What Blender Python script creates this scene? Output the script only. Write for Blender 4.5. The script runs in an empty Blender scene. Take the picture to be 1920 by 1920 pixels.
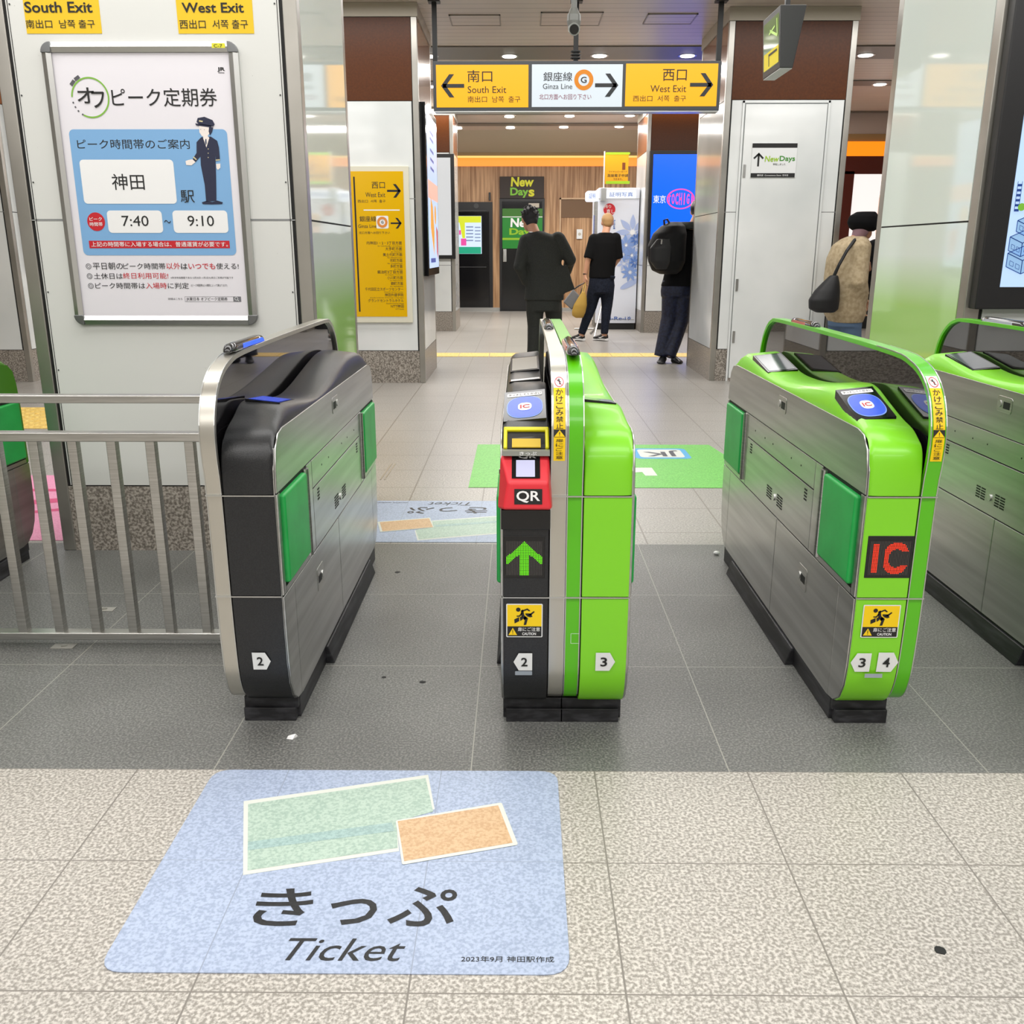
import bpy, bmesh, math, random
from mathutils import Vector, Matrix
random.seed(7)
PI = math.pi
COL = bpy.context.scene.collection
SC = bpy.context.scene

# ------------------------------------------------------------------ camera
F = 1720.0; CH = 1.2; VPX = 975.0; HY = 472.0
PITCH = math.atan((960 - HY) / F)
YAW = -math.atan((VPX - 960) / F * math.cos(PITCH))
FW = Vector((math.sin(YAW) * math.cos(PITCH), math.cos(YAW) * math.cos(PITCH), -math.sin(PITCH)))
RT = Vector((math.cos(YAW), -math.sin(YAW), 0))
UP = RT.cross(FW)
cd = bpy.data.cameras.new('camera'); cam = bpy.data.objects.new('camera', cd); COL.objects.link(cam)
cd.sensor_width = 36; cd.lens = 36 * F / 1920; cd.clip_start = 0.02; cd.clip_end = 100
cam.matrix_world = Matrix((( RT.x, UP.x, -FW.x, 0), (RT.y, UP.y, -FW.y, 0), (RT.z, UP.z, -FW.z, CH), (0, 0, 0, 1)))
SC.camera = cam
# ------------------------------------------------------------------ world, exposure
w = bpy.data.worlds.new('world'); SC.world = w; w.use_nodes = True
w.node_tree.nodes['Background'].inputs[0].default_value = (0.93, 0.96, 1, 1)
w.node_tree.nodes['Background'].inputs[1].default_value = 1.0
SC.view_settings.view_transform = 'Standard'; SC.view_settings.look = 'None'
SC.view_settings.exposure = 0.0; SC.view_settings.gamma = 1.0
SC.view_settings.use_curve_mapping = False
# ------------------------------------------------------------------ area lights added under the ceiling, no fittings modelled
CEIL = 3.25
def area(name, x, y, z, sx, sy, power, col=(1, .99, .975)):
    l = bpy.data.lights.new(name, 'AREA'); l.shape = 'RECTANGLE'; l.size = sx; l.size_y = sy
    l.energy = power; l.color = col
    o = bpy.data.objects.new(name, l); COL.objects.link(o); o.location = (x, y, z)
    return o
for yy, pw in ((-2.2, 170), (0.4, 150), (2.9, 130), (5.4, 130), (7.9, 120)):  # rows behind the camera added to brighten surfaces facing it
    area('added_ceiling_light', 0, yy, CEIL - .03, 9.0, .9, pw)
for yy, pw in ((11.6, 190), (14.6, 200), (16.9, 240)):  # added hall light, separate from the slot downlights
    area('added_ceiling_light', 0.5, yy, CEIL - .03, 7.0, .6, pw, (1, .97, .93))

def atY(x, y, Y):
    d = RT * ((x - 960) / F) - UP * ((y - 960) / F) + FW
    return Vector((0, 0, CH)) + d * (Y / d.y)
def atX(x, y, X):
    d = RT * ((x - 960) / F) - UP * ((y - 960) / F) + FW
    return Vector((0, 0, CH)) + d * (X / d.x)
def gnd(x, y, z=0.0):
    d = RT * ((x - 960) / F) - UP * ((y - 960) / F) + FW
    return Vector((0, 0, CH)) + d * ((z - CH) / d.z)

# ------------------------------------------------------------------ materials
def lin(c):
    if isinstance(c, str):
        c = [int(c[i:i + 2], 16) / 255 for i in (1, 3, 5)]
    return tuple((v / 12.92 if v <= .04045 else ((v + .055) / 1.055) ** 2.4) for v in c) + (1,)
MC = {}
def mat(name, col, rough=.5, metal=0., emit=0., coat=0., spec=.5, ior=1.5, alpha=1., trans=0.):
    if name in MC: return MC[name]
    m = bpy.data.materials.new(name); m.use_nodes = True
    b = m.node_tree.nodes['Principled BSDF']
    b.inputs['Base Color'].default_value = lin(col); b.inputs['Roughness'].default_value = rough
    b.inputs['Metallic'].default_value = metal; b.inputs['Coat Weight'].default_value = coat
    b.inputs['Coat Roughness'].default_value = .05
    b.inputs['Specular IOR Level'].default_value = spec; b.inputs['IOR'].default_value = ior
    b.inputs['Alpha'].default_value = alpha; b.inputs['Transmission Weight'].default_value = trans
    if emit >= .3: b.inputs['Base Color'].default_value = tuple(v * .3 for v in lin(col)[:3]) + (1,)
    if emit:
        b.inputs['Emission Color'].default_value = lin(col); b.inputs['Emission Strength'].default_value = emit
    MC[name] = m
    return m
def nodes(m): return m.node_tree.nodes, m.node_tree.links, m.node_tree.nodes['Principled BSDF']
def noise_col(m, c1, c2, scale, lo=.4, hi=.6, detail=3, stretch=(1, 1, 1), bump=0., c3=None, lo3=.6, big=None):
    n, l, b = nodes(m)
    tc = n.new('ShaderNodeNewGeometry'); mp = n.new('ShaderNodeMapping'); mp.inputs['Scale'].default_value = stretch
    l.new(tc.outputs['Position'], mp.inputs['Vector'])
    nz = n.new('ShaderNodeTexNoise'); nz.inputs['Scale'].default_value = scale; nz.inputs['Detail'].default_value = detail
    l.new(mp.outputs[0], nz.inputs['Vector'])
    r = n.new('ShaderNodeValToRGB'); r.color_ramp.elements[0].position = lo; r.color_ramp.elements[0].color = lin(c1)
    r.color_ramp.elements[1].position = hi; r.color_ramp.elements[1].color = lin(c2)
    if c3:
        e = r.color_ramp.elements.new(lo3); e.color = lin(c3)
    l.new(nz.outputs['Fac'], r.inputs['Fac'])
    out = r.outputs['Color']
    if big:
        n2 = n.new('ShaderNodeTexNoise'); n2.inputs['Scale'].default_value = big[0]; n2.inputs['Detail'].default_value = 4
        l.new(tc.outputs['Position'], n2.inputs['Vector'])
        r2 = n.new('ShaderNodeMapRange'); r2.inputs['From Min'].default_value = .35; r2.inputs['From Max'].default_value = .65
        r2.inputs['To Min'].default_value = big[1]; r2.inputs['To Max'].default_value = big[2]
        l.new(n2.outputs['Fac'], r2.inputs['Value'])
        mx = n.new('ShaderNodeMix'); mx.data_type = 'RGBA'; mx.blend_type = 'MULTIPLY'; mx.inputs['Factor'].default_value = 1
        l.new(out, mx.inputs['A']); l.new(r2.outputs[0], mx.inputs['B']); out = mx.outputs['Result']
    l.new(out, b.inputs['Base Color'])
    if bump:
        bp = n.new('ShaderNodeBump'); bp.inputs['Strength'].default_value = bump; bp.inputs['Distance'].default_value = .002
        l.new(nz.outputs['Fac'], bp.inputs['Height']); l.new(bp.outputs[0], b.inputs['Normal'])
    return out, tc
def grid_lines(m, out, tc, axis_specs, jc, second=None):
    """dark or light joints: axis_specs = [(axis, offset, spacing, width)]"""
    n, l, b = nodes(m)
    sx = n.new('ShaderNodeSeparateXYZ'); l.new(tc.outputs['Position'], sx.inputs[0])
    acc = None
    for ax, off, sp, wd in axis_specs:
        a = n.new('ShaderNodeMath'); a.operation = 'SUBTRACT'; l.new(sx.outputs[ax], a.inputs[0]); a.inputs[1].default_value = off - sp / 2
        f = n.new('ShaderNodeMath'); f.operation = 'FLOORED_MODULO'; l.new(a.outputs[0], f.inputs[0]); f.inputs[1].default_value = sp
        s = n.new('ShaderNodeMath'); s.operation = 'SUBTRACT'; l.new(f.outputs[0], s.inputs[0]); s.inputs[1].default_value = sp / 2
        ab = n.new('ShaderNodeMath'); ab.operation = 'ABSOLUTE'; l.new(s.outputs[0], ab.inputs[0])
        lt = n.new('ShaderNodeMath'); lt.operation = 'LESS_THAN'; l.new(ab.outputs[0], lt.inputs[0]); lt.inputs[1].default_value = wd / 2
        if acc is None: acc = lt.outputs[0]
        else:
            mx = n.new('ShaderNodeMath'); mx.operation = 'MAXIMUM'; l.new(acc, mx.inputs[0]); l.new(lt.outputs[0], mx.inputs[1]); acc = mx.outputs[0]
    mc = n.new('ShaderNodeMix'); mc.data_type = 'RGBA'; l.new(acc, mc.inputs['Factor'])
    l.new(out, mc.inputs['A']); mc.inputs['B'].default_value = lin(jc)
    l.new(mc.outputs['Result'], b.inputs['Base Color'])

# floor
TX, TS = .181, .3665
m_floor = mat('pale_granite', '#cfc7bb', .38)
o_, t_ = noise_col(m_floor, '#8f8a82', '#cbc6be', 150, .40, .62, 2.5, big=(1.2, .93, 1.06))
grid_lines(m_floor, o_, t_, [(0, TX, TS, .0035), (1, 1.951, .3445, .003)], '#7c7770')
m_floor_far = mat('pale_granite_hall', '#c4bdb2', .33)
o_, t_ = noise_col(m_floor_far, '#88847e', '#b0aca6', 120, .38, .64, 2.5, big=(.8, .92, 1.06))
grid_lines(m_floor_far, o_, t_, [(0, TX, TS, .007), (1, 4.70, .40, .007)], '#7a746b')
m_dark = mat('dark_granite', '#6d6d6a', .4)
o_, t_ = noise_col(m_dark, '#5c5d5b', '#8b8b87', 170, .42, .70, 3, big=(1.6, .82, 1.15))
grid_lines(m_dark, o_, t_, [(0, -.735, .62, .003), (1, 2.529, .60, .003)], '#9c9b92')
m_gran = mat('grey_granite', '#77716a', .35)
noise_col(m_gran, '#6b645c', '#b0a89e', 95, .40, .62, 2.5)
m_white = mat('white_enamel_panel', '#e3e6e5', .12, coat=.3)
noise_col(m_white, '#d5d9d8', '#eceeed', 1.4, .3, .7, 3)
m_whited = mat('white_enamel_worn_panel', '#dadcd6', .28)
noise_col(m_whited, '#98958d', '#d9dad6', 60, .20, .25, 5)
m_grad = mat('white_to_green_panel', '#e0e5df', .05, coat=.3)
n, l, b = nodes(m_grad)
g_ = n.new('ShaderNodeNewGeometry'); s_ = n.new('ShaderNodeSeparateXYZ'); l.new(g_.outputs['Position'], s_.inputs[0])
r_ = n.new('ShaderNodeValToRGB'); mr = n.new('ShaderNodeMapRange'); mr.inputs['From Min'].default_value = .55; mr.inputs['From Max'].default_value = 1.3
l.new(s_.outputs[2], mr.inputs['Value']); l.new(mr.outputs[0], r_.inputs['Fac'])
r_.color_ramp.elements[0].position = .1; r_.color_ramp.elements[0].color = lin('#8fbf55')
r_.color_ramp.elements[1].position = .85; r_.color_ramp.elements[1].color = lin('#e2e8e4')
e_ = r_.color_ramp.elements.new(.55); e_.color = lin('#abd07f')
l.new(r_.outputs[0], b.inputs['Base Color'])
m_brown = mat('brown_enamel', '#5c2c11', .35, spec=.3); noise_col(m_brown, '#4a2303', '#552a06', 60, .3, .7, 2)
m_copper = mat('copper_side', '#9a5f3c', .22, coat=.3)
m_steel = mat('brushed_steel', '#b4b2aa', .32, metal=1.); noise_col(m_steel, '#b5b4b0', '#cfcecb', 8, .3, .7, 4, (1, 1, 40))
m_trim = mat('steel_trim', '#8f8c86', .36, metal=.9); noise_col(m_trim, '#a5a29b', '#bcb9b2', 3, .3, .7, 3)
m_beige = mat('beige_cap', '#b9b1a2', .5)
m_ceil = mat('ceiling_slats', '#c9bdb0', .35)
o_, t_ = noise_col(m_ceil, '#cfc2b6', '#dacfc4', 1.0, .3, .7, 2)
grid_lines(m_ceil, o_, t_, [(1, 8.0, .155, .008)], '#857a6e')
m_slot = mat('ceiling_slot', '#76716a', .4)
m_wood = mat('wood_panelling', '#b48a62', .45)
noise_col(m_wood, '#8a6340', '#c79f76', 7, .34, .66, 5, (3.2, 3.2, .16))
m_wallw = mat('hall_wall', '#d8d6d0', .5)
m_black = mat('black_plastic', '#1c1c1e', .35)
m_blackg = mat('black_gloss', '#111113', .12)
m_bgate = mat('charcoal_gate_paint', '#2a2b2d', .36); noise_col(m_bgate, '#1a1b1d', '#222325', 300, .4, .6, 2, bump=.15)
m_ggate = mat('light_green_gate_paint', '#7fd321', .34, coat=.15)
m_gfin = mat('bright_green_fin_paint', '#55b800', .3, coat=.3)
m_wfin = mat('silver_fin_panel', '#c4c1b8', .30, metal=.85)
m_flap = mat('green_flap_padding', '#1fa24a', .42); noise_col(m_flap, '#1c9b45', '#24ac50', 12, .3, .7, 4)
m_glass = mat('smoked_glass', '#151416', .02, ior=1.9, spec=.8)
m_rubber = mat('black_rubber', '#232326', .5); noise_col(m_rubber, '#1b1b1e', '#3a3a3e', 20, .45, .7, 6, (1, .3, 3))
m_dkgap = mat('dark_gap', '#0c0c0c', .6)
m_gates = mat('gate_stainless', '#b0b0ad', .31, metal=1.); noise_col(m_gates, '#b2b2b0', '#cacac8', 5, .35, .65, 4, (1, .25, 6))
m_yel = mat('sign_yellow', '#f2bd00', .5)
m_yelw = mat('sticker_yellow', '#e8c010', .45)
m_ink = mat('ink_black', '#1a1a1a', .6)
m_paper = mat('poster_paper', '#e9e6ec', .3, coat=.4)
m_blue = mat('poster_blue', '#7fb0de', .35, coat=.4)
m_cardw = mat('print_white', '#f2f2f2', .4)
m_red = mat('print_red', '#c8202c', .4)
m_lightb = mat('print_sky', '#9cc3e6', .4)
m_alu = mat('aluminium', '#c9cac8', .3, metal=1.)
m_stk = mat('sticker_white', '#e4e6e6', .4)
m_skin = mat('skin', '#c99678', .55)
m_dkgrey = mat('dark_grey_metal', '#3a3b3c', .4)

# ------------------------------------------------------------------ mesh helpers
ORG = {}
class MB:
    def __init__(s): s.v = []; s.f = []
    def add(s, vs, fs):
        o = len(s.v); s.v += [Vector(p) for p in vs]; s.f += [tuple(i + o for i in f) for f in fs]; return s
    def box(s, x0, x1, y0, y1, z0, z1):
        if x0 > x1: x0, x1 = x1, x0
        if y0 > y1: y0, y1 = y1, y0
        if z0 > z1: z0, z1 = z1, z0
        return s.add([(x0, y0, z0), (x1, y0, z0), (x1, y1, z0), (x0, y1, z0), (x0, y0, z1), (x1, y0, z1), (x1, y1, z1), (x0, y1, z1)],
                     [(0, 3, 2, 1), (4, 5, 6, 7), (0, 1, 5, 4), (1, 2, 6, 5), (2, 3, 7, 6), (3, 0, 4, 7)])
    def hexa(s, p):  # 8 pts, bottom 4 then top 4
        return s.add(p, [(0, 3, 2, 1), (4, 5, 6, 7), (0, 1, 5, 4), (1, 2, 6, 5), (2, 3, 7, 6), (3, 0, 4, 7)])
    def prism(s, poly, f0, f1):
        """poly 2D, f0/f1 map a 2D point to 3D at both ends"""
        n = len(poly); a = [f0(*p) for p in poly]; c = [f1(*p) for p in poly]
        return s.add(a + c, [tuple(range(n - 1, -1, -1)), tuple(range(n, 2 * n))] + [(i, (i + 1) % n, n + (i + 1) % n, n + i) for i in range(n)])
    def prismX(s, poly, x0, x1): return s.prism(poly, lambda y, z: (x0, y, z), lambda y, z: (x1, y, z))
    def prismY(s, poly, y0, y1): return s.prism(poly, lambda x, z: (x, y0, z), lambda x, z: (x, y1, z))
    def prismZ(s, poly, z0, z1): return s.prism(poly, lambda x, y: (x, y, z0), lambda x, y: (x, y, z1))
    def cyl(s, p0, p1, r0, r1=None, n=16):
        r1 = r0 if r1 is None else r1
        p0 = Vector(p0); p1 = Vector(p1); d = (p1 - p0).normalized()
        u = d.orthogonal().normalized(); v = d.cross(u)
        a = [p0 + (u * math.cos(2 * PI * i / n) + v * math.sin(2 * PI * i / n)) * r0 for i in range(n)]
        c = [p1 + (u * math.cos(2 * PI * i / n) + v * math.sin(2 * PI * i / n)) * r1 for i in range(n)]
        return s.add(a + c, [tuple(range(n - 1, -1, -1)), tuple(range(n, 2 * n))] + [(i, (i + 1) % n, n + (i + 1) % n, n + i) for i in range(n)])
    def loft(s, rings, close=True, caps=True):
        n = len(rings[0]); o = len(s.v)
        for r in rings: s.v += [Vector(p) for p in r]
        for k in range(len(rings) - 1):
            for i in range(n if close else n - 1):
                j = (i + 1) % n; s.f.append((o + k * n + i, o + k * n + j, o + (k + 1) * n + j, o + (k + 1) * n + i))
        if caps and close:
            s.f.append(tuple(o + i for i in range(n - 1, -1, -1))); s.f.append(tuple(o + (len(rings) - 1) * n + i for i in range(n)))
        return s
    def tube(s, pts, rad, n=10):
        """closed tube along points, radius list (r or (rx,ry))"""
        pts = [Vector(p) for p in pts]
        if not isinstance(rad, (list, tuple)): rad = [rad] * len(pts)
        rings = []; prev = None
        for i, p in enumerate(pts):
            d = (pts[min(i + 1, len(pts) - 1)] - pts[max(i - 1, 0)]).normalized()
            u = d.orthogonal().normalized() if prev is None else (prev - d * prev.dot(d)).normalized()
            prev = u; v = d.cross(u); r = rad[i]
            rings.append([p + u * math.cos(2 * PI * k / n) * r + v * math.sin(2 * PI * k / n) * r for k in range(n)])
        return s.loft(rings)
    def ball(s, c, r, n=12, m=8):
        c = Vector(c); r = Vector(r) if hasattr(r, '__len__') else Vector((r, r, r)); rings = []
        for j in range(1, m):
            t = PI * j / m
            rings.append([c + Vector((r.x * math.sin(t) * math.cos(2 * PI * i / n), r.y * math.sin(t) * math.sin(2 * PI * i / n), -r.z * math.cos(t))) for i in range(n)])
        o = len(s.v); s.loft(rings, caps=False)
        b0 = len(s.v); s.v += [c - Vector((0, 0, r.z)), c + Vector((0, 0, r.z))]
        for i in range(n):
            s.f.append((b0, o + (i + 1) % n, o + i)); s.f.append((b0 + 1, o + (m - 2) * n + i, o + (m - 2) * n + (i + 1) % n))
        return s
    def build(s, name, m, parent=None, loc=None, smooth=False, bevel=0., seg=2, fix=True):
        if parent is not None: org = ORG[parent.name]
        elif loc is not None: org = Vector(loc)
        else:
            xs = [p.x for p in s.v]; ys = [p.y for p in s.v]; zs = [p.z for p in s.v]
            org = Vector(((min(xs) + max(xs)) / 2, (min(ys) + max(ys)) / 2, min(zs)))
        me = bpy.data.meshes.new(name); me.from_pydata([tuple(p - org) for p in s.v], [], s.f)
        if fix:
            bm = bmesh.new(); bm.from_mesh(me); bmesh.ops.recalc_face_normals(bm, faces=bm.faces); bm.to_mesh(me); bm.free()
        if smooth:
            me.polygons.foreach_set('use_smooth', [True] * len(me.polygons))
        me.materials.append(m); me.update()
        o = bpy.data.objects.new(name, me); COL.objects.link(o)
        if parent is not None: o.parent = parent
        else: o.location = org
        ORG[o.name] = org
        if bevel:
            bv = o.modifiers.new('bevel', 'BEVEL'); bv.width = bevel; bv.segments = seg; bv.limit_method = 'ANGLE'; bv.angle_limit = .6
            me.polygons.foreach_set('use_smooth', [True] * len(me.polygons))
            try:
                wn = o.modifiers.new('wn', 'WEIGHTED_NORMAL'); wn.keep_sharp = True
            except Exception: pass
        return o
def thing(name, label, cat, loc, group=None):
    o = bpy.data.objects.new(name, None); COL.objects.link(o); o.location = loc; o.empty_display_size = .1
    ORG[o.name] = Vector(loc); o['label'] = label; o['category'] = cat
    if group: o['group'] = group
    return o
def tag(o, label, cat, group=None, kind=None):
    o['label'] = label; o['category'] = cat
    if group: o['group'] = group
    if kind: o['kind'] = kind
    return o
def struct(o): o['kind'] = 'structure'; return o
def sempty(name, loc):
    o = bpy.data.objects.new(name, None); COL.objects.link(o); o.location = loc; ORG[o.name] = Vector(loc); o['kind'] = 'structure'; return o

# ------------------------------------------------------------------ flat print helpers
TXC = {}
def glyphs(s, bold=0., shear=0., spacing=1.):
    if any(ord(c) > 0x30ff for c in s): bold = min(bold, .003)
    elif any(ord(c) > 0x2fff for c in s): bold = min(bold, .012)
    else: bold = .034 if bold >= .05 else (min(bold, .018) if bold > .012 else 0.)
    k = (s, bold, shear, spacing)
    if k in TXC: return TXC[k]
    c = bpy.data.curves.new('t', 'FONT'); c.body = s; c.offset = bold; c.shear = shear; c.space_character = spacing; c.resolution_u = 3
    o = bpy.data.objects.new('t', c); COL.objects.link(o)
    dg = bpy.context.evaluated_depsgraph_get(); ev = o.evaluated_get(dg); me = ev.to_mesh()
    vs = [(v.co.x, v.co.y) for v in me.vertices]; fs = [tuple(p.vertices) for p in me.polygons]
    ev.to_mesh_clear(); bpy.data.objects.remove(o); bpy.data.curves.remove(c)
    x0 = min(v[0] for v in vs); x1 = max(v[0] for v in vs); y0 = min(v[1] for v in vs); y1 = max(v[1] for v in vs)
    TXC[k] = ([((x - x0) / (x1 - x0 or 1), (y - y0) / (y1 - y0 or 1)) for x, y in vs], fs, (x1 - x0) / (y1 - y0 or 1))
    return TXC[k]
class Flat:
    """2D print on a surface: f(u, v, h) -> 3D, u and v in metres, h = height off the surface"""
    def __init__(s, f): s.f = f; s.b = MB(); s.t = []
    def _h(s, h): return lambda u, v: s.f(u, v, h)
    def poly(s, pts, h=.0006):
        s.b.add([s.f(u, v, h) for u, v in pts], [tuple(range(len(pts)))]); return s
    def rect(s, u0, v0, u1, v1, h=.0006): return s.poly([(u0, v0), (u1, v0), (u1, v1), (u0, v1)], h)
    def grid(s, u0, v0, u1, v1, n, h=.0006):
        for i in range(n):
            a = v0 + (v1 - v0) * i / n; c = v0 + (v1 - v0) * (i + 1) / n
            s.rect(u0, a, u1, c, h)
        return s
    def disc(s, u, v, r, h=.0006, n=40, ru=None):
        ru = r if ru is None else ru
        return s.poly([(u + ru * math.cos(2 * PI * i / n), v + r * math.sin(2 * PI * i / n)) for i in range(n)], h)
    def ring(s, u, v, r0, r1, h=.0006, n=48, a0=0, a1=2 * PI, k=1.):
        for i in range(n):
            a = a0 + (a1 - a0) * i / n; c = a0 + (a1 - a0) * (i + 1) / n
            s.poly([(u + r0 * k * math.cos(a), v + r0 * math.sin(a)), (u + r1 * k * math.cos(a), v + r1 * math.sin(a)),
                    (u + r1 * k * math.cos(c), v + r1 * math.sin(c)), (u + r0 * k * math.cos(c), v + r0 * math.sin(c))], h)
        return s
    def rrect(s, u0, v0, u1, v1, r, h=.0006):
        return s.poly(rrpts(u0, v0, u1, v1, r), h)
    def line(s, u0, v0, u1, v1, w, h=.0006):
        dx, dy = u1 - u0, v1 - v0; L = math.hypot(dx, dy) or 1; nx, ny = -dy / L * w / 2, dx / L * w / 2
        return s.poly([(u0 + nx, v0 + ny), (u0 - nx, v0 - ny), (u1 - nx, v1 - ny), (u1 + nx, v1 + ny)], h)
    def text(s, t, u0, v0, u1, v1, bold=0., shear=0., h=.0012, keep=False, align='c', spacing=1.):
        vs, fs, asp = glyphs(t, bold, shear, spacing)
        if keep:
            wd = abs(v1 - v0) * asp
            if wd < abs(u1 - u0):
                sg = 1 if u1 > u0 else -1; c = {'c': (u0 + u1) / 2 - sg * wd / 2, 'l': u0, 'r': u1 - sg * wd}[align]
                u0, u1 = c, c + sg * wd
        s.t.append(MB().add([s.f(u0 + (u1 - u0) * x, v0 + (v1 - v0) * y, h) for x, y in vs], fs)); return s
    def build(s, name, m, parent, **k):
        o = s.b.build(name if not s.t else name.replace('lettering', 'mark').replace('letter', 'mark'), m, parent, fix=False, **k) if s.b.v else None
        nm = name if 'letter' in name else 'lettering'
        for b in s.t:
            q = b.build(nm, m, parent, fix=False, **k)
            if o is None: o = q
        return o
def rrpts(u0, v0, u1, v1, r, n=6):
    p = []
    for cx, cy, a0 in ((u1 - r, v1 - r, 0), (u0 + r, v1 - r, PI / 2), (u0 + r, v0 + r, PI), (u1 - r, v0 + r, 1.5 * PI)):
        for i in range(n + 1):
            a = a0 + PI / 2 * i / n; p.append((cx + r * math.cos(a), cy + r * math.sin(a)))
    return p
def FY(Y): return lambda u, v, h: (u, Y - h, v)              # faces the camera side (-Y)
def FX(X, sg): return lambda u, v, h: (X + sg * h, u, v)      # side faces, u = world Y
def FZ(z=0.): return lambda u, v, h: (u, v, z + h)
def bxY(Y, x0, y0, x1, y1):
    ym = (y0 + y1) / 2; xm = (x0 + x1) / 2
    return atY(x0, ym, Y).x, atY(xm, y1, Y).z, atY(x1, ym, Y).x, atY(xm, y0, Y).z
def bxG(x0, y0, x1, y1, z=0.):
    ym = (y0 + y1) / 2; xm = (x0 + x1) / 2
    return gnd(x0, ym, z).x, gnd(xm, y1, z).y, gnd(x1, ym, z).x, gnd(xm, y0, z).y
def arrow(fl, cx, cy, s, ang, w=.16, h=.0012):
    """shaft and open head; s = overall length, pointing +u turned by ang"""
    ca, sa = math.cos(ang), math.sin(ang)
    R = lambda x, y: (cx + (x * ca - y * sa) * s, cy + (x * sa + y * ca) * s)
    def ln(a, b_, ww):
        dx, dy = b_[0] - a[0], b_[1] - a[1]; L = math.hypot(dx, dy); nx, ny = -dy / L * ww / 2, dx / L * ww / 2
        fl.poly([R(a[0] + nx, a[1] + ny), R(a[0] - nx, a[1] - ny), R(b_[0] - nx, b_[1] - ny), R(b_[0] + nx, b_[1] + ny)], h)
    ln((-.5, 0), (.42, 0), w)
    for sg in (1, -1):
        fl.poly([R(.5, 0), R(.14, .46 * sg), R(-.07, .46 * sg), R(.29, 0)], h)
    return fl

# ================================================================== SETTING
LX0, LX1, LY0, LY1 = -1.90, -.80, 3.63, 4.58      # left white pillar
RX0, RX1, RY0, RY1 = 1.77, 2.90, 3.75, 4.78       # right white pillar
struct(MB().box(-9, 9, -5, 1.951, -.1, 0).build('floor_near', m_floor))
struct(MB().box(-9, 9, 1.951, 3.729, -.1, 0).build('floor_gate_line', m_dark))
struct(MB().box(-9, 9, 3.729, 22, -.1, 0).build('floor_hall', m_floor_far))
struct(MB().box(-9, 9, -5, 17.3, CEIL, CEIL + .1).build('ceiling', m_ceil))
struct(MB().box(-9, 9, -5.2, -5, 0, CEIL).build('wall_behind', m_wallw))
struct(MB().box(-9.2, -9, -5, 22, 0, CEIL).build('wall_left', m_wallw))
struct(MB().box(9, 9.2, -5, 22, 0, CEIL).build('wall_right', m_wallw))
WB = 19.72
wb = struct(MB().box(-9, 9, WB, WB + .2, 0, 2.86).build('wall_back', m_wood))
# cream soffit, lip and the glowing cove above the timber wall
struct(MB().prismX([(17.3, CEIL), (17.3, CEIL + .1), (19.3, CEIL + .1), (19.3, 3.07), (19.25, 3.07)], -9, 9).build('ceiling_soffit', mat('soffit_cream', '#cdbfa8', .6)))
struct(MB().box(-9, 9, 19.22, 19.30, 3.02, 3.075).build('trim_1', mat('soffit_lip', '#a88a5c', .5)))
struct(MB().box(-9, 9, WB - .02, WB + .2, 2.86, 3.35).build('trim_2', mat('cove_glow', '#ff9a3c', .5, emit=1.05)))
struct(MB().box(-9, 9, WB - .05, WB - .02, 3.02, 3.10).build('trim_3', mat('cove_glow_tube', '#ffd27a', .5, emit=1.1)))
struct(MB().box(-9, 9, WB - .025, WB, 0, .07).build('baseboard_back', m_alu))
# dark slots in the ceiling which carry the downlights
k = 3
for y0, y1 in ((10.45, 11.10), (12.45, 12.8), (15.05, 15.35), (16.35, 16.65)):
    k += 1; struct(MB().box(-9, 9, y0, y1, CEIL - .012, CEIL - .001).build('trim_%d' % k, m_slot))
k += 1; struct(MB().box(-9, 9, 8.2, 8.3, CEIL - .02, CEIL - .001).build('trim_%d' % k, m_beige))

# tactile paving (yellow line across the hall, patches at the left)
m_tac = mat('tactile_yellow', '#ecc65e', .45); noise_col(m_tac, '#e2b94f', '#f2d174', 40, .4, .6, 3)
b_ = MB()
for i in range(-24, 26):
    b_.box(i * .366 + .004, (i + 1) * .366 - .004, 10.98, 11.38, 0, .004)
struct(b_.build('floor_tactile_line', m_tac))
b_ = MB(); b_.box(-5.2, -3.05, 6.35, 7.25, 0, .004)
for i in range(26):
    for j in range(11): b_.cyl((-5.15 + i * .08, 6.4 + j * .08, .004), (-5.15 + i * .08, 6.4 + j * .08, .009), .018, .013, 8)
struct(b_.build('floor_tactile_patch', m_tac))

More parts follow.
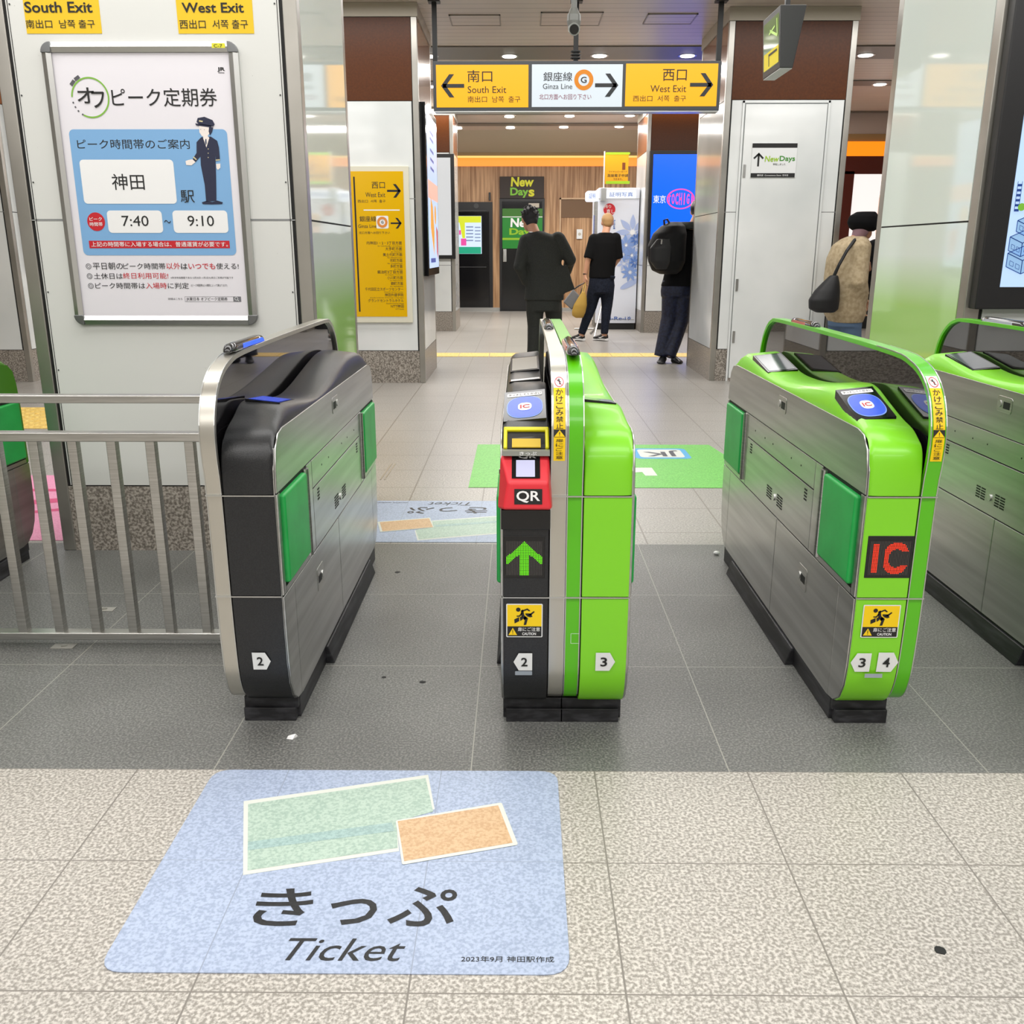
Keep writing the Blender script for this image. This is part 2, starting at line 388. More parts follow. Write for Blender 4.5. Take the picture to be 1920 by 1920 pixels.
def pillar(name, x0, x1, y0, y1, top_brown, seam, gtop, front=m_white, side=m_white, side_low=None, sidebrown=m_copper, cap=True, tw=.05, zt=CEIL):
    """panelled pillar: granite base, enamel panels with a seam, steel corners"""
    r = sempty(name, ((x0 + x1) / 2, (y0 + y1) / 2, 0))
    MB().box(x0 + .004, x1 - .004, y0 + .004, y1 - .004, 0, zt).build('core', m_dkgap, r)
    MB().box(x0 + tw, x1 - tw, y0, y1, 0, gtop).box(x0, x1, y0 + tw, y1 - tw, 0, gtop).build('granite_base', m_gran, r)
    ptop = top_brown if top_brown else zt - .04
    for za, zb, nm in ((gtop + .006, seam - .0035, 'lower'), (seam + .0035, ptop, 'upper')):
        MB().box(x0 + tw + .012, x1 - tw - .012, y0 - .001, y0 + .01, za, zb).build('front_panel', front, r)
        sm = side_low if side_low else side
        MB().box(x1 - .01, x1 + .001, y0 + tw + .006, y1 - tw, za, zb).build('right_panel', sm, r)
        MB().box(x0 - .001, x0 + .01, y0 + tw + .006, y1 - tw, za, zb).build('left_panel', sm, r)
    MB().box(x0 + tw, x1 - tw, y0 - .0005, y0 + .008, seam - .001, seam + .001).build('seam_strip', m_white, r)
    if top_brown:
        MB().box(x0 + tw + .004, x1 - tw - .004, y0 - .001, y0 + .01, top_brown + .006, zt - .115).build('brown_panel', m_brown, r)
        MB().box(x1 - .01, x1 + .001, y0 + tw, y1 - tw, top_brown + .006, zt - .115).box(x0 - .001, x0 + .01, y0 + tw, y1 - tw, top_brown + .006, zt - .115).build('copper_panel', sidebrown, r)
        MB().box(x0 - .01, x1 + .01, y0 - .012, y1 + .01, zt - .11, zt - .002).build('cap', m_beige, r)
    for xa, xb in ((x0 - .002, x0 + tw), (x1 - tw, x1 + .002)):
        for ya, yb in ((y0 - .002, y0 + tw), (y1 - tw, y1 + .002)):
            MB().box(xa, xb, ya, yb, 0, zt - .11 if top_brown else zt).build('corner_trim', m_trim, r, bevel=.004)
    return r
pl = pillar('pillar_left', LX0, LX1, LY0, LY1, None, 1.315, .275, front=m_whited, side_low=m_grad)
# thin edge lines and rivets on the worn front
b_ = MB()
for xx in (LX0 + .068, LX1 - .068):
    b_.box(xx - .001, xx + .001, LY0 - .0025, LY0, .28, CEIL)
b_.build('panel_joint', m_dkgap, pl)
b_ = MB()
for xx in (LX0 + .076, LX1 - .076):
    for zz in (.45, .75, 1.05, 1.45, 1.75, 2.05): b_.cyl((xx, LY0 - .003, zz), (xx, LY0, zz), .003, n=8)
b_.build('rivet', m_dkgrey, pl)
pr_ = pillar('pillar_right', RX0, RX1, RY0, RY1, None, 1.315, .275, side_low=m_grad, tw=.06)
P2 = pillar('pillar_mid_left', -2.0, -.895, 8.72, 9.95, 2.47, 1.66, .30)
P3 = pillar('pillar_mid_right', 1.83, 2.95, 8.89, 10.15, 2.50, 1.55, .30)
P4 = pillar('pillar_far_left', -2.3, -1.0, 14.6, 15.6, 2.62, 1.0, .30)
P5 = pillar('pillar_far_right', 1.86, 3.4, 14.4, 15.6, 2.62, 1.0, .32)
PA = pillar('pillar_leftmost', -5.7, -4.66, 8.76, 9.8, 2.47, 1.55, .30)

# lit ad panels on the leftmost pillar's side and beyond
def light_panel(name, label, rect, m_face, fr=.04, axis='Y', pos=0, depth=.06, cat='screen', sg=-1):
    """framed flat box; rect (u0,z0,u1,z1); axis Y: faces -Y at y=pos; axis X: faces sg*X at x=pos"""
    u0, z0, u1, z1 = rect
    if axis == 'Y':
        t = thing(name, label, cat, ((u0 + u1) / 2, pos, z0))
        MB().box(u0, u1, pos - depth, pos, z0, z1).build('frame', m_black, t, bevel=.006)
        f = MB().box(u0 + fr, u1 - fr, pos - depth - .003, pos - depth, z0 + fr, z1 - fr).build('panel', m_face, t)
    else:
        t = thing(name, label, cat, (pos, (u0 + u1) / 2, z0))
        MB().box(pos, pos + sg * depth, u0, u1, z0, z1).build('frame', m_black, t, bevel=.006)
        f = MB().box(pos + sg * depth, pos + sg * (depth + .003), u0 + fr, u1 - fr, z0 + fr, z1 - fr).build('panel', m_face, t)
    return t, f
m_scr = mat('screen_pale_blue', '#cfe0f7', .3, emit=1.0)
light_panel('advertising_screen', 'tall lit pale advertising screen at far left edge, on a pillar side', (8.92, 1.02, 9.74, 2.7), m_scr, .07, 'X', -4.66, .05, 'screen', 1)

# ================================================================== LEFT PILLAR: poster and stickers
YP = LY0 - .001
X0, Z0, X1, Z1 = -1.725, .928, -1.016, 1.925
t = thing('poster_frame', 'aluminium snap frame holding the off-peak pass poster on left pillar', 'poster', ((X0 + X1) / 2, YP, Z0))
fw = .034
b_ = MB()
out = rrpts(X0, Z0, X1, Z1, .035); inn = rrpts(X0 + fw, Z0 + fw, X1 - fw, Z1 - fw, .002)
n_ = len(out)
for yy0, yy1 in ((YP - .02, YP),):
    vs = [(x, yy0 + .006, z) for x, z in out] + [(x, yy0 + .006, z) for x, z in inn] + [(x * .5 + x2 * .5, yy0, z * .5 + z2 * .5) for (x, z), (x2, z2) in zip(out, inn)] + [(x, yy1, z) for x, z in out]
    fs = []
    for i in range(n_):
        j = (i + 1) % n_
        fs += [(i, j, 2 * n_ + j, 2 * n_ + i), (2 * n_ + i, 2 * n_ + j, n_ + j, n_ + i), (3 * n_ + i, 3 * n_ + j, j, i)]
    b_.add(vs, fs)
b_.build('frame', m_alu, t)
for sx, sz in ((X0, Z0), (X1, Z0), (X0, Z1), (X1, Z1)):
    dx = 1 if sx == X0 else -1; dz = 1 if sz == Z0 else -1
    pts = [(sx + dx * .036, sz - dz * .001), (sx + dx * .036, sz + dz * .033), (sx + dx * .033, sz + dz * .036), (sx - dx * .001, sz + dz * .036)]
    for i in range(1, 6):
        a = PI / 2 * i / 6; pts.append((sx + dx * (.035 - .036 * math.cos(a)), sz + dz * (.035 - .036 * math.sin(a))))
    MB().prismY(pts, YP - .022, YP - .004).build('corner_cap', mat('frame_corner', '#7d7f80', .35, metal=.8), t, bevel=.002)
YQ = YP - .008
sheet = MB().box(X0 + fw - .004, X1 - fw + .004, YQ, YQ + .004, Z0 + fw - .004, Z1 - fw + .004).build('poster_sheet', m_paper, t)
B = lambda *a: bxY(3.62, *a)
p = Flat(FY(YQ))
def uv(x, y): q = atY(x, y, 3.62); return q.x, q.z
# blue panel
q0, q1 = uv(132, 243)[0], uv(423, 243)[0]
bp0, bz0, bp1, bz1 = bxY(3.62, 428 / 3, 727 / 3, 1303 / 3, 1436 / 3)
Flat(FY(YQ)).rrect(bp0, bz0, bp1, bz1, .018, .0008).build('blue_field', m_blue, sheet)
fw_ = Flat(FY(YQ)); WB_ = lambda *a: fw_.rrect(*a, .014, .0016)
def S(x, y):  # poster coordinates from the zoomed view (x3)
    return uv(x / 3, y / 3)
def SB(x0, y0, x1, y1): return B(x0 / 3, y0 / 3, x1 / 3, y1 / 3)
WB_(*SB(460, 898, 985, 1146)); WB_(*SB(606, 1184, 914, 1310)); WB_(*SB(974, 1184, 1282, 1310))
fw_.build('white_field', m_cardw, sheet)
ink = Flat(FY(YQ))
ink.text('ピーク定期券', *SB(628, 495, 1220, 600), h=.0012, bold=.008)
ink.text('オ', *SB(434, 492, 530, 582), h=.0022, bold=.01).text('フ', *SB(518, 515, 590, 608), h=.0022, bold=.01)
ink.text('ピーク時間帯のご案内', *SB(434, 783, 1066, 838), bold=.018)
ink.text('神田', *SB(630, 978, 812, 1068), h=.0024, bold=.006)
ink.text('駅', *SB(1016, 1070, 1094, 1140), h=.0024, bold=.02)
ink.text('7:40', *SB(686, 1213, 836, 1272), h=.0024, bold=.01).text('9:10', *SB(1056, 1213, 1204, 1272), h=.0024, bold=.01)
ink.text('～', *SB(924, 1238, 962, 1256), h=.0024)
ink.text('平日朝の', *SB(522, 1476, 690, 1516), bold=.022).text('ピーク時間帯', *SB(692, 1480, 930, 1514), bold=.02)
ink.text('は', *SB(1018, 1482, 1054, 1514), bold=.02).text('使える!', *SB(1216, 1480, 1342, 1514), bold=.02)
ink.text('土休日は', *SB(528, 1536, 690, 1570), bold=.02)
ink.text('ピーク時間帯は', *SB(536, 1590, 816, 1624), bold=.02).text('に判定', *SB(944, 1590, 1062, 1624), bold=.02)
ink.text('(ピーク時間帯は入場駅によって異なります)', *SB(1074, 1598, 1278, 1614))
ink.text('※年末年始期間である12月30日~1月3日も終日ご利用が可能です', *SB(960, 1556, 1312, 1568))
ink.text('詳細はこちら', *SB(946, 1675, 1026, 1687)).text('JR東日本 オフピーク定期券', *SB(1048, 1672, 1280, 1694), bold=.008)
ink.text('JR', *SB(1222, 378, 1266, 404), bold=.05, shear=.0).rect(*SB(1228, 408, 1262, 411), .0012)
ink.build('lettering', m_ink, sheet)
red = Flat(FY(YQ))
red.text('以外', *SB(936, 1478, 1014, 1514), bold=.025).text('いつでも', *SB(1060, 1480, 1210, 1514), bold=.025)
red.text('終日利用可能!', *SB(692, 1534, 946, 1568), bold=.025).text('入場時', *SB(820, 1590, 938, 1624), bold=.025)
rc = S(541, 1247)
red.disc(rc[0], rc[1], .0335, .0016).rect(*SB(502, 1354, 1292, 1396), .0016)
red.build('red_print', m_red, sheet)
wt = Flat(FY(YQ))
wt.text('ピーク', *SB(504, 1222, 574, 1242), h=.0024, bold=.02).text('時間帯', *SB(506, 1250, 578, 1272), h=.0024, bold=.02)
wt.text('上記の時間帯に入場する場合は、普通運賃が必要です。', *SB(514, 1360, 1282, 1388), h=.0024, bold=.02)
wt.build('white_lettering', m_cardw, sheet)
g_ = Flat(FY(YQ)); gc = S(508, 549)
g_.ring(gc[0], gc[1], .064, .0695, .0012, 60, math.radians(-118), math.radians(178))
g_.build('green_ring', mat('ring_green', '#7fb541', .5), sheet)
ik = Flat(FY(YQ))
for a in (192, 206, 220, 236):
    a0 = math.radians(a); ik.ring(gc[0], gc[1], .064, .0695, .0012, 3, a0, a0 + .09)
for a in (122, 140):   # two tiny train cars running on the ring
    a = math.radians(a); c0, s0 = math.cos(a), math.sin(a)
    P_ = lambda e, r_: (gc[0] + c0 * r_ - s0 * e, gc[1] + s0 * r_ + c0 * e)
    ik.poly([P_(-.011, .071), P_(.011, .071), P_(.010, .083), P_(-.010, .083)], .0012)
for xx in (498, 506, 514): 
    for yy in (1498, 1552, 1608): pass
for i, (xx, yy) in enumerate(((498, 1498), (504, 1553), (511, 1608))):
    c_ = S(xx, yy); ik.ring(c_[0], c_[1], .0085, .0105, .0012, 24).ring(c_[0], c_[1], .004, .0055, .0012, 20)
q = SB(1040, 1668, 1312, 1698)
for a in ((q[0], q[1], q[2], q[1] + .001), (q[0], q[3] - .001, q[2], q[3]), (q[0], q[1], q[0] + .001, q[3])): ik.rect(*a)
ik.build('ring_marks', mat('print_grey', '#55555a', .5), sheet)
Flat(FY(YQ)).rect(*SB(1312, 1668, 1356, 1698)).build('search_box', mat('print_mid_grey', '#77777c', .5), sheet)
fg = Flat(FY(YQ)); c_ = S(1330, 1681); fg.ring(c_[0], c_[1] + .001, .005, .0065, .0016, 20).line(c_[0] + .004, c_[1] - .003, c_[0] + .009, c_[1] - .008, .002, .0016)
fg.build('search_mark', m_cardw, sheet)
# drawn station attendant (generic figure)
navy = Flat(FY(YQ)); H2 = .0020
def SP(fl, pts, h=H2): fl.poly([S(*a) for a in pts], h)
SP(navy, [(1112, 664), (1150, 657), (1196, 676), (1208, 700), (1200, 712), (1120, 700), (1106, 686)])
SP(navy, [(1098, 694), (1190, 706), (1188, 718), (1104, 706)])
SP(navy, [(1176, 716), (1200, 716), (1194, 742), (1182, 762), (1174, 740)])
SP(navy, [(1132, 772), (1186, 768), (1222, 792), (1232, 830), (1238, 900), (1216, 906), (1212, 870), (1214, 934), (1130, 928), (1128, 880), (1100, 912), (1084, 896), (1106, 860), (1106, 800)])
SP(navy, [(1130, 928), (1214, 934), (1216, 1000), (1218, 1130), (1160, 1134), (1152, 1040)])
SP(navy, [(1136, 1138), (1160, 1130), (1196, 1136), (1222, 1128), (1254, 1138), (1250, 1148), (1190, 1150), (1140, 1148)])
navy.build('attendant_uniform', mat('print_navy', '#1f2440', .5), sheet)
fc = Flat(FY(YQ))
SP(fc, [(1120, 706), (1180, 714), (1184, 742), (1168, 766), (1136, 766), (1122, 744)], .0018)
SP(fc, [(1142, 762), (1166, 762), (1178, 776), (1162, 830), (1144, 780)], .0026)
SP(fc, [(1084, 896), (1100, 912), (1078, 930), (1048, 928), (1044, 906), (1060, 900)])
SP(fc, [(1216, 922), (1240, 920), (1240, 944), (1226, 956), (1218, 946)])
fc.build('attendant_face_and_gloves', mat('print_skin', '#f1e7e0', .5), sheet)
bt_ = Flat(FY(YQ))
for a in ((1172, 838), (1172, 862), (1172, 886)): c_ = S(*a); bt_.disc(c_[0], c_[1], .0018, .0026, 10)
SP(bt_, [(1090, 880), (1108, 896), (1104, 901), (1086, 886)], .0026); SP(bt_, [(1214, 898), (1238, 896), (1238, 902), (1214, 904)], .0026); SP(bt_, [(1120, 676), (1142, 680), (1140, 688), (1120, 684)], .0026)
bt_.build('buttons_and_cuffs', mat('print_gold', '#cfc59a', .5), sheet)
ey_ = Flat(FY(YQ))
for a in ((1130, 728), (1150, 730)): c_ = S(*a); ey_.disc(c_[0], c_[1], .0012, .0028, 8)
SP(ey_, [(1156, 782), (1162, 782), (1164, 806), (1158, 818), (1154, 800)], .0030)
ey_.build('eyes_and_tie', mat('print_slate', '#4c5468', .5), sheet)
# yellow corner tag
y_ = Flat(FY(YP - .0195)); y_.rect(*bxY(3.61, 397, 81, 422, 90), .001); yt = y_.build('frame_tag', mat('tag_yellow', '#e0dc30', .5), t)
Flat(FY(YP - .0195)).text('C-7', *bxY(3.61, 401, 83, 417, 89), h=.002).build('lettering', m_ink, yt)
# two exit stickers above
for nm, lab, box, l1, l2, b1, b2 in (
    ('direction_sticker', 'yellow South Exit sticker at upper left of the poster pillar', (42, -72, 184, 63), 'South Exit', '南出口  남쪽 출구', (46, 3, 173, 24), (49, 37, 178, 53)),
    ('direction_sticker', 'yellow West Exit sticker at upper right of the poster pillar', (329, -72, 472, 63), 'West Exit', '西出口  서쪽 출구', (341, 5, 457, 24), (337, 37, 465, 54))):
    q = bxY(3.628, *box); sb = MB().box(q[0], q[2], YP - .0015, YP, q[1], q[3]).build(nm, m_yelw, None)
    tag(sb, lab, 'sign', 'yellow exit stickers on the left pillar')
    f = Flat(FY(YP - .0015)); f.text(l1, *bxY(3.628, *b1), bold=.03).text(l2, *bxY(3.628, *b2), bold=.01)
    a1 = bxY(3.628, box[0] + 30, -50, box[0] + 110, -10); f.text('南口' if 'South' in l1 else '西口', *a1, bold=.02)
    f.build('lettering', m_ink, sb)

# ================================================================== FLOOR STICKERS
def floor_sheet(name, label, cat, pts, m):
    b_ = MB().prismZ(pts, .0004, .0022)
    o = b_.build(name, m); tag(o, label, cat); return o
def rpoly(pts, r, n=5):
    out = []
    N = len(pts)
    for i in range(N):
        p0, p, p1 = Vector(pts[i - 1]), Vector(pts[i]), Vector(pts[(i + 1) % N])
        a = p + (p0 - p).normalized() * r; c = p + (p1 - p).normalized() * r
        for k_ in range(n + 1):
            s_ = k_ / n; out.append(tuple(a.lerp(p, s_).lerp(p.lerp(c, s_), s_)))
    return out
m_sheet = mat('sticker_pale_blue', '#b9c9e4', .42)
o_, t_ = noise_col(m_sheet, '#95a2bb', '#adbad2', 150, .38, .6, 2.5, big=(2.5, .95, 1.04))
grid_lines(m_sheet, o_, t_, [(0, TX, TS, .0022), (1, 1.951, .3445, .0015)], '#8f99ac')
m_tgreen = mat('sticker_ticket_green', '#c5dccd', .42); noise_col(m_tgreen, '#9bb2a5', '#b4c8ba', 150, .38, .6, 2.5)
m_tband = mat('sticker_ticket_band', '#adcbc6', .42); noise_col(m_tband, '#8fa9a6', '#a3beba', 150, .38, .6, 2.5)
m_tor = mat('sticker_ticket_orange', '#e6c49b', .42); noise_col(m_tor, '#c19c76', '#d2b28c', 150, .38, .6, 2.5)
m_tw = mat('sticker_white_edge', '#d3d6ce', .42)
m_sink = mat('sticker_ink', '#26282c', .45); noise_col(m_sink, '#0b0c0e', '#1b1c20', 200, .4, .6, 2)
def ticket_sheet(label, flip, corners, T):
    """T maps near-sheet (x, y) metres to this sheet"""
    sh = floor_sheet('floor_sticker', label, 'floor sticker', rpoly(corners, .045), m_sheet)
    f0 = lambda u, v, h: (*T(u, v), .0022 + h)
    G = lambda x, y: tuple(gnd(200 + x / 2.1333, 1430 + y / 2.1333).xy)
    def pl_(m, nm, pts, h, r=0): 
        P = [G(*a) for a in pts]; P = rpoly(P, r) if r else P
        return Flat(f0).poly(P, h).build(nm, m, sh)
    pl_(m_tw, 'ticket_edge', [(548, 158), (1286, 52), (1312, 190), (1160, 240), (1170, 358), (546, 454)], .0004)
    pl_(m_tgreen, 'green_ticket', [(566, 170), (1276, 66), (1306, 200), (1160, 240), (1164, 345), (564, 436)], .0007)
    pl_(m_tband, 'ticket_band', [(566, 322), (1140, 244), (1152, 278), (564, 356)], .0010)
    pl_(m_tw, 'small_ticket_edge', [(1156, 236), (1580, 164), (1646, 334), (1182, 414)], .0012, .006)
    pl_(m_tor, 'orange_ticket', [(1164, 240), (1566, 176), (1624, 326), (1190, 400)], .0015)
    BG = lambda x0, y0, x1, y1: bxG(200 + x0 / 2.1333, 1430 + y0 / 2.1333, 200 + x1 / 2.1333, 1430 + y1 / 2.1333)
    f = Flat(f0)
    f.text('き', *BG(592, 507, 822, 658), h=.0006, bold=.012).text('っ', *BG(888, 549, 1080, 654), h=.0006, bold=.012)
    f.text('ぷ', *BG(1132, 502, 1398, 660), h=.0006, bold=.012)
    f.text('Ticket', *BG(716, 708, 1194, 798), h=.0006, shear=.3).text('2023年9月 神田駅作成', *BG(1418, 779, 1790, 803), h=.0006, bold=.008)
    f.build('lettering', m_sink, sh)
    return sh
cn = [tuple(gnd(*a).xy) for a in ((395, 1446), (1047, 1445), (1067, 1830), (210, 1826))]
CA = [(cn[0][0], 1.947), (cn[1][0] + .003, 1.947), (cn[1][0] + .003, 1.303), (cn[3][0], 1.303)]
CA[0] = (-.738, 1.947); CA[3] = (-.722, 1.303)
CA = [(-.73, 1.947), (.092, 1.947), (.09, 1.303), (-.73, 1.303)]
ticket_sheet('large pale blue ticket sticker on floor nearest the camera, before the gates', False, CA, lambda u, v: (u, v))
# the same sheet turned half round beyond the gates
cx0, cy0 = -.32, 1.625; cx1, cy1 = -.335, 4.085
T2 = lambda u, v: (cx1 - (u - cx0), cy1 - (v - cy0) * 1.05)
ticket_sheet('pale blue ticket sticker beyond the gates, upside down between second gate lane', True, [T2(*a) for a in CA], T2)
m_sgreen = mat('sticker_green', '#62b845', .42); noise_col(m_sgreen, '#55a83a', '#74c755', 120, .35, .65, 2.5)
gs = floor_sheet('floor_sticker', 'bright green floor sticker with blue rounded badge beyond the middle gates', 'floor sticker', [(-.27, 4.70), (1.10, 4.70), (1.32, 5.0), (1.22, 5.82), (-.27, 5.82)], m_sgreen)
F0 = Flat(lambda u, v, h: (u, v, .0022 + h)); F0.rrect(.70, 5.40, 1.04, 5.70, .04); F0.build('badge', mat('badge_blue', '#3d9fd4', .4), gs)
F0 = Flat(lambda u, v, h: (u, v, .0022 + h)); F0.rrect(.735, 5.435, 1.005, 5.665, .03, .0012)
q0 = gnd(1195, 878); q1 = gnd(1232, 893)
F0.poly([tuple(gnd(*a).xy) for a in ((1190, 878), (1222, 878), (1233, 893), (1210, 893), (1204, 886), (1190, 887))], .0012)
F0.build('white_marks', m_tw, gs)
F0 = Flat(lambda u, v, h: (u, v, .0022 + h)); F0.text('JK', .985, 5.635, .765, 5.465, h=.002, bold=.03); F0.build('lettering', mat('badge_ink', '#2f3540', .4), gs)
m_pink = mat('sticker_pink', '#e58fb4', .42); noise_col(m_pink, '#dc82a9', '#eba0c0', 120, .35, .65, 2.5)
ps = floor_sheet('floor_sticker', 'pink floor sticker behind the guard rail at the left', 'floor sticker', [(-2.95, 3.76), (-1.93, 3.76), (-1.93, 4.95), (-2.95, 4.95)], m_pink)
F0 = Flat(lambda u, v, h: (u, v, .0022 + h))
F0.line(-2.9, 4.2, -1.95, 4.55, .09).line(-2.9, 4.62, -1.95, 4.62, .05).line(-2.9, 3.95, -2.1, 4.3, .05).build('stripes', mat('sticker_crimson', '#cf4478', .42), ps)
# scraps and marks on the floor
g_ = gnd(547, 1383)
o = MB().hexa([(g_.x - .012, g_.y - .006, .0), (g_.x + .004, g_.y - .010, .0), (g_.x + .014, g_.y + .008, .0), (g_.x - .004, g_.y + .010, .0),
               (g_.x - .008, g_.y - .003, .007), (g_.x + .002, g_.y - .006, .004), (g_.x + .010, g_.y + .004, .009), (g_.x - .002, g_.y + .006, .005)]).build('paper_scrap', m_cardw)
tag(o, 'small crumpled white paper scrap on dark floor before left gate', 'paper scrap')
g_ = gnd(1357, 1040)
o = MB().ball((g_.x - .03, g_.y, .008), (.014, .01, .008), 8, 5).build('paper_scrap', m_cardw); tag(o, 'tiny white paper scrap beside far foot of the third gate', 'paper scrap')
for x, y, s_, lab in ((1762, 1782, .009, 'black gum stain on pale floor at the lower right'), (792, 1279, .007, 'small dark gum stain on dark floor between first two gates'), (720, 1270, .005, 'tiny dark gum stain beside plinth of the black left gate'), (745, 1073, .008, 'dark gum stain far along the second gate lane')):
    g_ = gnd(x, y); pts = [(g_.x + s_ * (1 + .5 * random.random()) * math.cos(a * .63), g_.y + s_ * .9 * (1 + .5 * random.random()) * math.sin(a * .63)) for a in range(10)]
    tag(MB().prismZ(pts, .0003, .0012).build('gum_stain', m_dkgap), lab, 'stain', 'gum stains on the floor')
# floor hatch lid with twin bars (left of the second lane, far)
a0, a1 = gnd(712, 900), gnd(733, 870)
hb = MB()
for dx in (0, .022): hb.hexa([(a0.x + dx, a0.y, 0), (a0.x + dx + .008, a0.y, 0), (a1.x + dx + .008, a1.y, 0), (a1.x + dx, a1.y, 0), (a0.x + dx, a0.y, .002), (a0.x + dx + .008, a0.y, .002), (a1.x + dx + .008, a1.y, .002), (a1.x + dx, a1.y, .002)])
tag(hb.build('floor_hatch_bars', m_trim), 'two short steel bars set in the pale floor beyond left gate', 'floor hatch')
# small steel cover plates by the rail
for x, y, lab in ((120, 1212, 'small pale floor plate with screw in front of the guard rail'), (196, 1143, 'small pale floor plate with screw behind the guard rail')):
    g_ = gnd(x, y); t = MB().box(g_.x - .035, g_.x + .035, g_.y - .018, g_.y + .018, .0002, .0022).build('floor_plate', mat('floor_plate', '#a09e97', .4)); tag(t, lab, 'floor plate', 'floor plates by the guard rail')
    MB().cyl((g_.x, g_.y, .002), (g_.x, g_.y, .004), .009).build('screw', m_trim, t)

# ================================================================== GUARD RAIL
YR = 2.66
t = thing('guard_rail', 'brushed steel guard rail with square bars beside the left gate', 'railing', (-1.45, YR, 0))
zt0 = atY(200, 741, YR).z; zt1 = atY(200, 756, YR).z; zm0 = atY(200, 811, YR).z; zm1 = atY(200, 828, YR).z; zb0 = atY(200, 1186, YR).z; zb1 = atY(200, 1199, YR).z
RXL, RXR = -1.97, -.755
MB().box(RXL, RXR, YR - .006, YR + .034, zt1, zt0).build('top_rail', m_steel, t, bevel=.003)
MB().box(RXL, RXR, YR - .006, YR + .034, zm1, zm0).build('middle_rail', m_steel, t, bevel=.003)
MB().box(RXL, RXR, YR - .006, YR + .034, max(zb1, .012), zb0).build('bottom_rail', m_steel, t, bevel=.003)
xc = atY(60, 828, YR).x; sp = (atY(353, 828, YR).x - xc) / 4
for i in range(-3, 5):
    x = xc + sp * i
    if x > RXL + .03 and x < RXR - .03: MB().box(x - .014, x + .014, YR, YR + .028, zb0 - .002, zm1 + .002).build('bar', m_steel, t, bevel=.002)
for x in (RXL + .03, RXR - .03): MB().box(x - .01, x + .01, YR, YR + .026, 0, zt1 + .004).build('post', m_steel, t)

# ================================================================== FARE GATES
SIL = [(2.24, .062), (2.19, .07), (2.155, .095), (2.132, .14), (2.122, .20), (2.118, .30), (2.118, .64), (2.123, .70), (2.138, .750), (2.168, .779), (2.21, .787),
       (3.50, .787), (3.555, .778), (3.588, .75), (3.602, .70), (3.61, .60), (3.61, .30), (3.605, .20), (3.59, .14), (3.56, .095), (3.52, .068), (3.48, .062)]
FIN = [(2.26, .062), (2.20, .072), (2.155, .10), (2.132, .15), (2.122, .22), (2.116, .38), (2.114, .64), (2.104, .725), (2.103, .79), (2.120, .845), (2.150, .890), (2.200, .925), (2.27, .946), (2.38, .957),
       (2.80, .962), (3.40, .962), (3.50, .952), (3.565, .920), (3.61, .87), (3.635, .80), (3.645, .70), (3.645, .30), (3.635, .18), (3.60, .10), (3.54, .065), (3.48, .062)]
def clip(poly, y0, y1, z0, z1):
    def cl(P, ins, inter):
        o = []
        for i in range(len(P)):
            a, c = P[i - 1], P[i]
            if ins(c):
                if not ins(a): o.append(inter(a, c))
                o.append(c)
            elif ins(a): o.append(inter(a, c))
        return o
    def ty(v): return lambda a, c: (v, a[1] + (c[1] - a[1]) * (v - a[0]) / (c[0] - a[0]))
    def tz(v): return lambda a, c: (a[0] + (c[0] - a[0]) * (v - a[1]) / (c[1] - a[1]), v)
    P = cl(poly, lambda q: q[0] >= y0, ty(y0)); P = cl(P, lambda q: q[0] <= y1, ty(y1))
    P = cl(P, lambda q: q[1] >= z0, tz(z0)) if P else P; P = cl(P, lambda q: q[1] <= z1, tz(z1)) if P else P
    return P
def crom(P, n=4):
    o = []
    for i in range(len(P) - 1):
        p0, p1, p2, p3 = Vector(P[max(i - 1, 0)]), Vector(P[i]), Vector(P[i + 1]), Vector(P[min(i + 2, len(P) - 1)])
        for k_ in range(n):
            t_ = k_ / n; o.append(.5 * ((2 * p1) + (p2 - p0) * t_ + (2 * p0 - 5 * p1 + 4 * p2 - p3) * t_ ** 2 + (3 * p1 - p0 - 3 * p2 + p3) * t_ ** 3))
    o.append(Vector(P[-1])); return o
OUT = [(2.118, .642), (2.121, .69), (2.134, .745), (2.165, .778), (2.21, .788), (2.33, .789), (2.43, .789), (2.52, .789), (2.65, .789), (2.80, .789), (2.95, .789), (3.10, .789), (3.25, .789), (3.38, .789), (3.48, .788), (3.55, .779), (3.59, .748), (3.604, .69), (3.61, .50)]
INC = [(2.112, .642), (2.114, .70), (2.128, .752), (2.18, .787), (2.25, .803), (2.345, .829), (2.44, .856), (2.52, .856), (2.65, .838), (2.80, .818), (2.95, .808), (3.10, .810), (3.25, .830), (3.36, .846), (3.46, .842), (3.545, .80), (3.60, .75), (3.612, .69), (3.614, .50)]
INA = [(2.112, .642), (2.114, .70), (2.125, .745), (2.165, .785), (2.235, .810), (2.305, .834), (2.40, .828), (2.52, .812), (2.66, .797), (2.80, .806), (2.95, .828), (3.10, .850), (3.22, .862), (3.36, .858), (3.46, .842), (3.545, .80), (3.60, .75), (3.612, .69), (3.614, .50)]

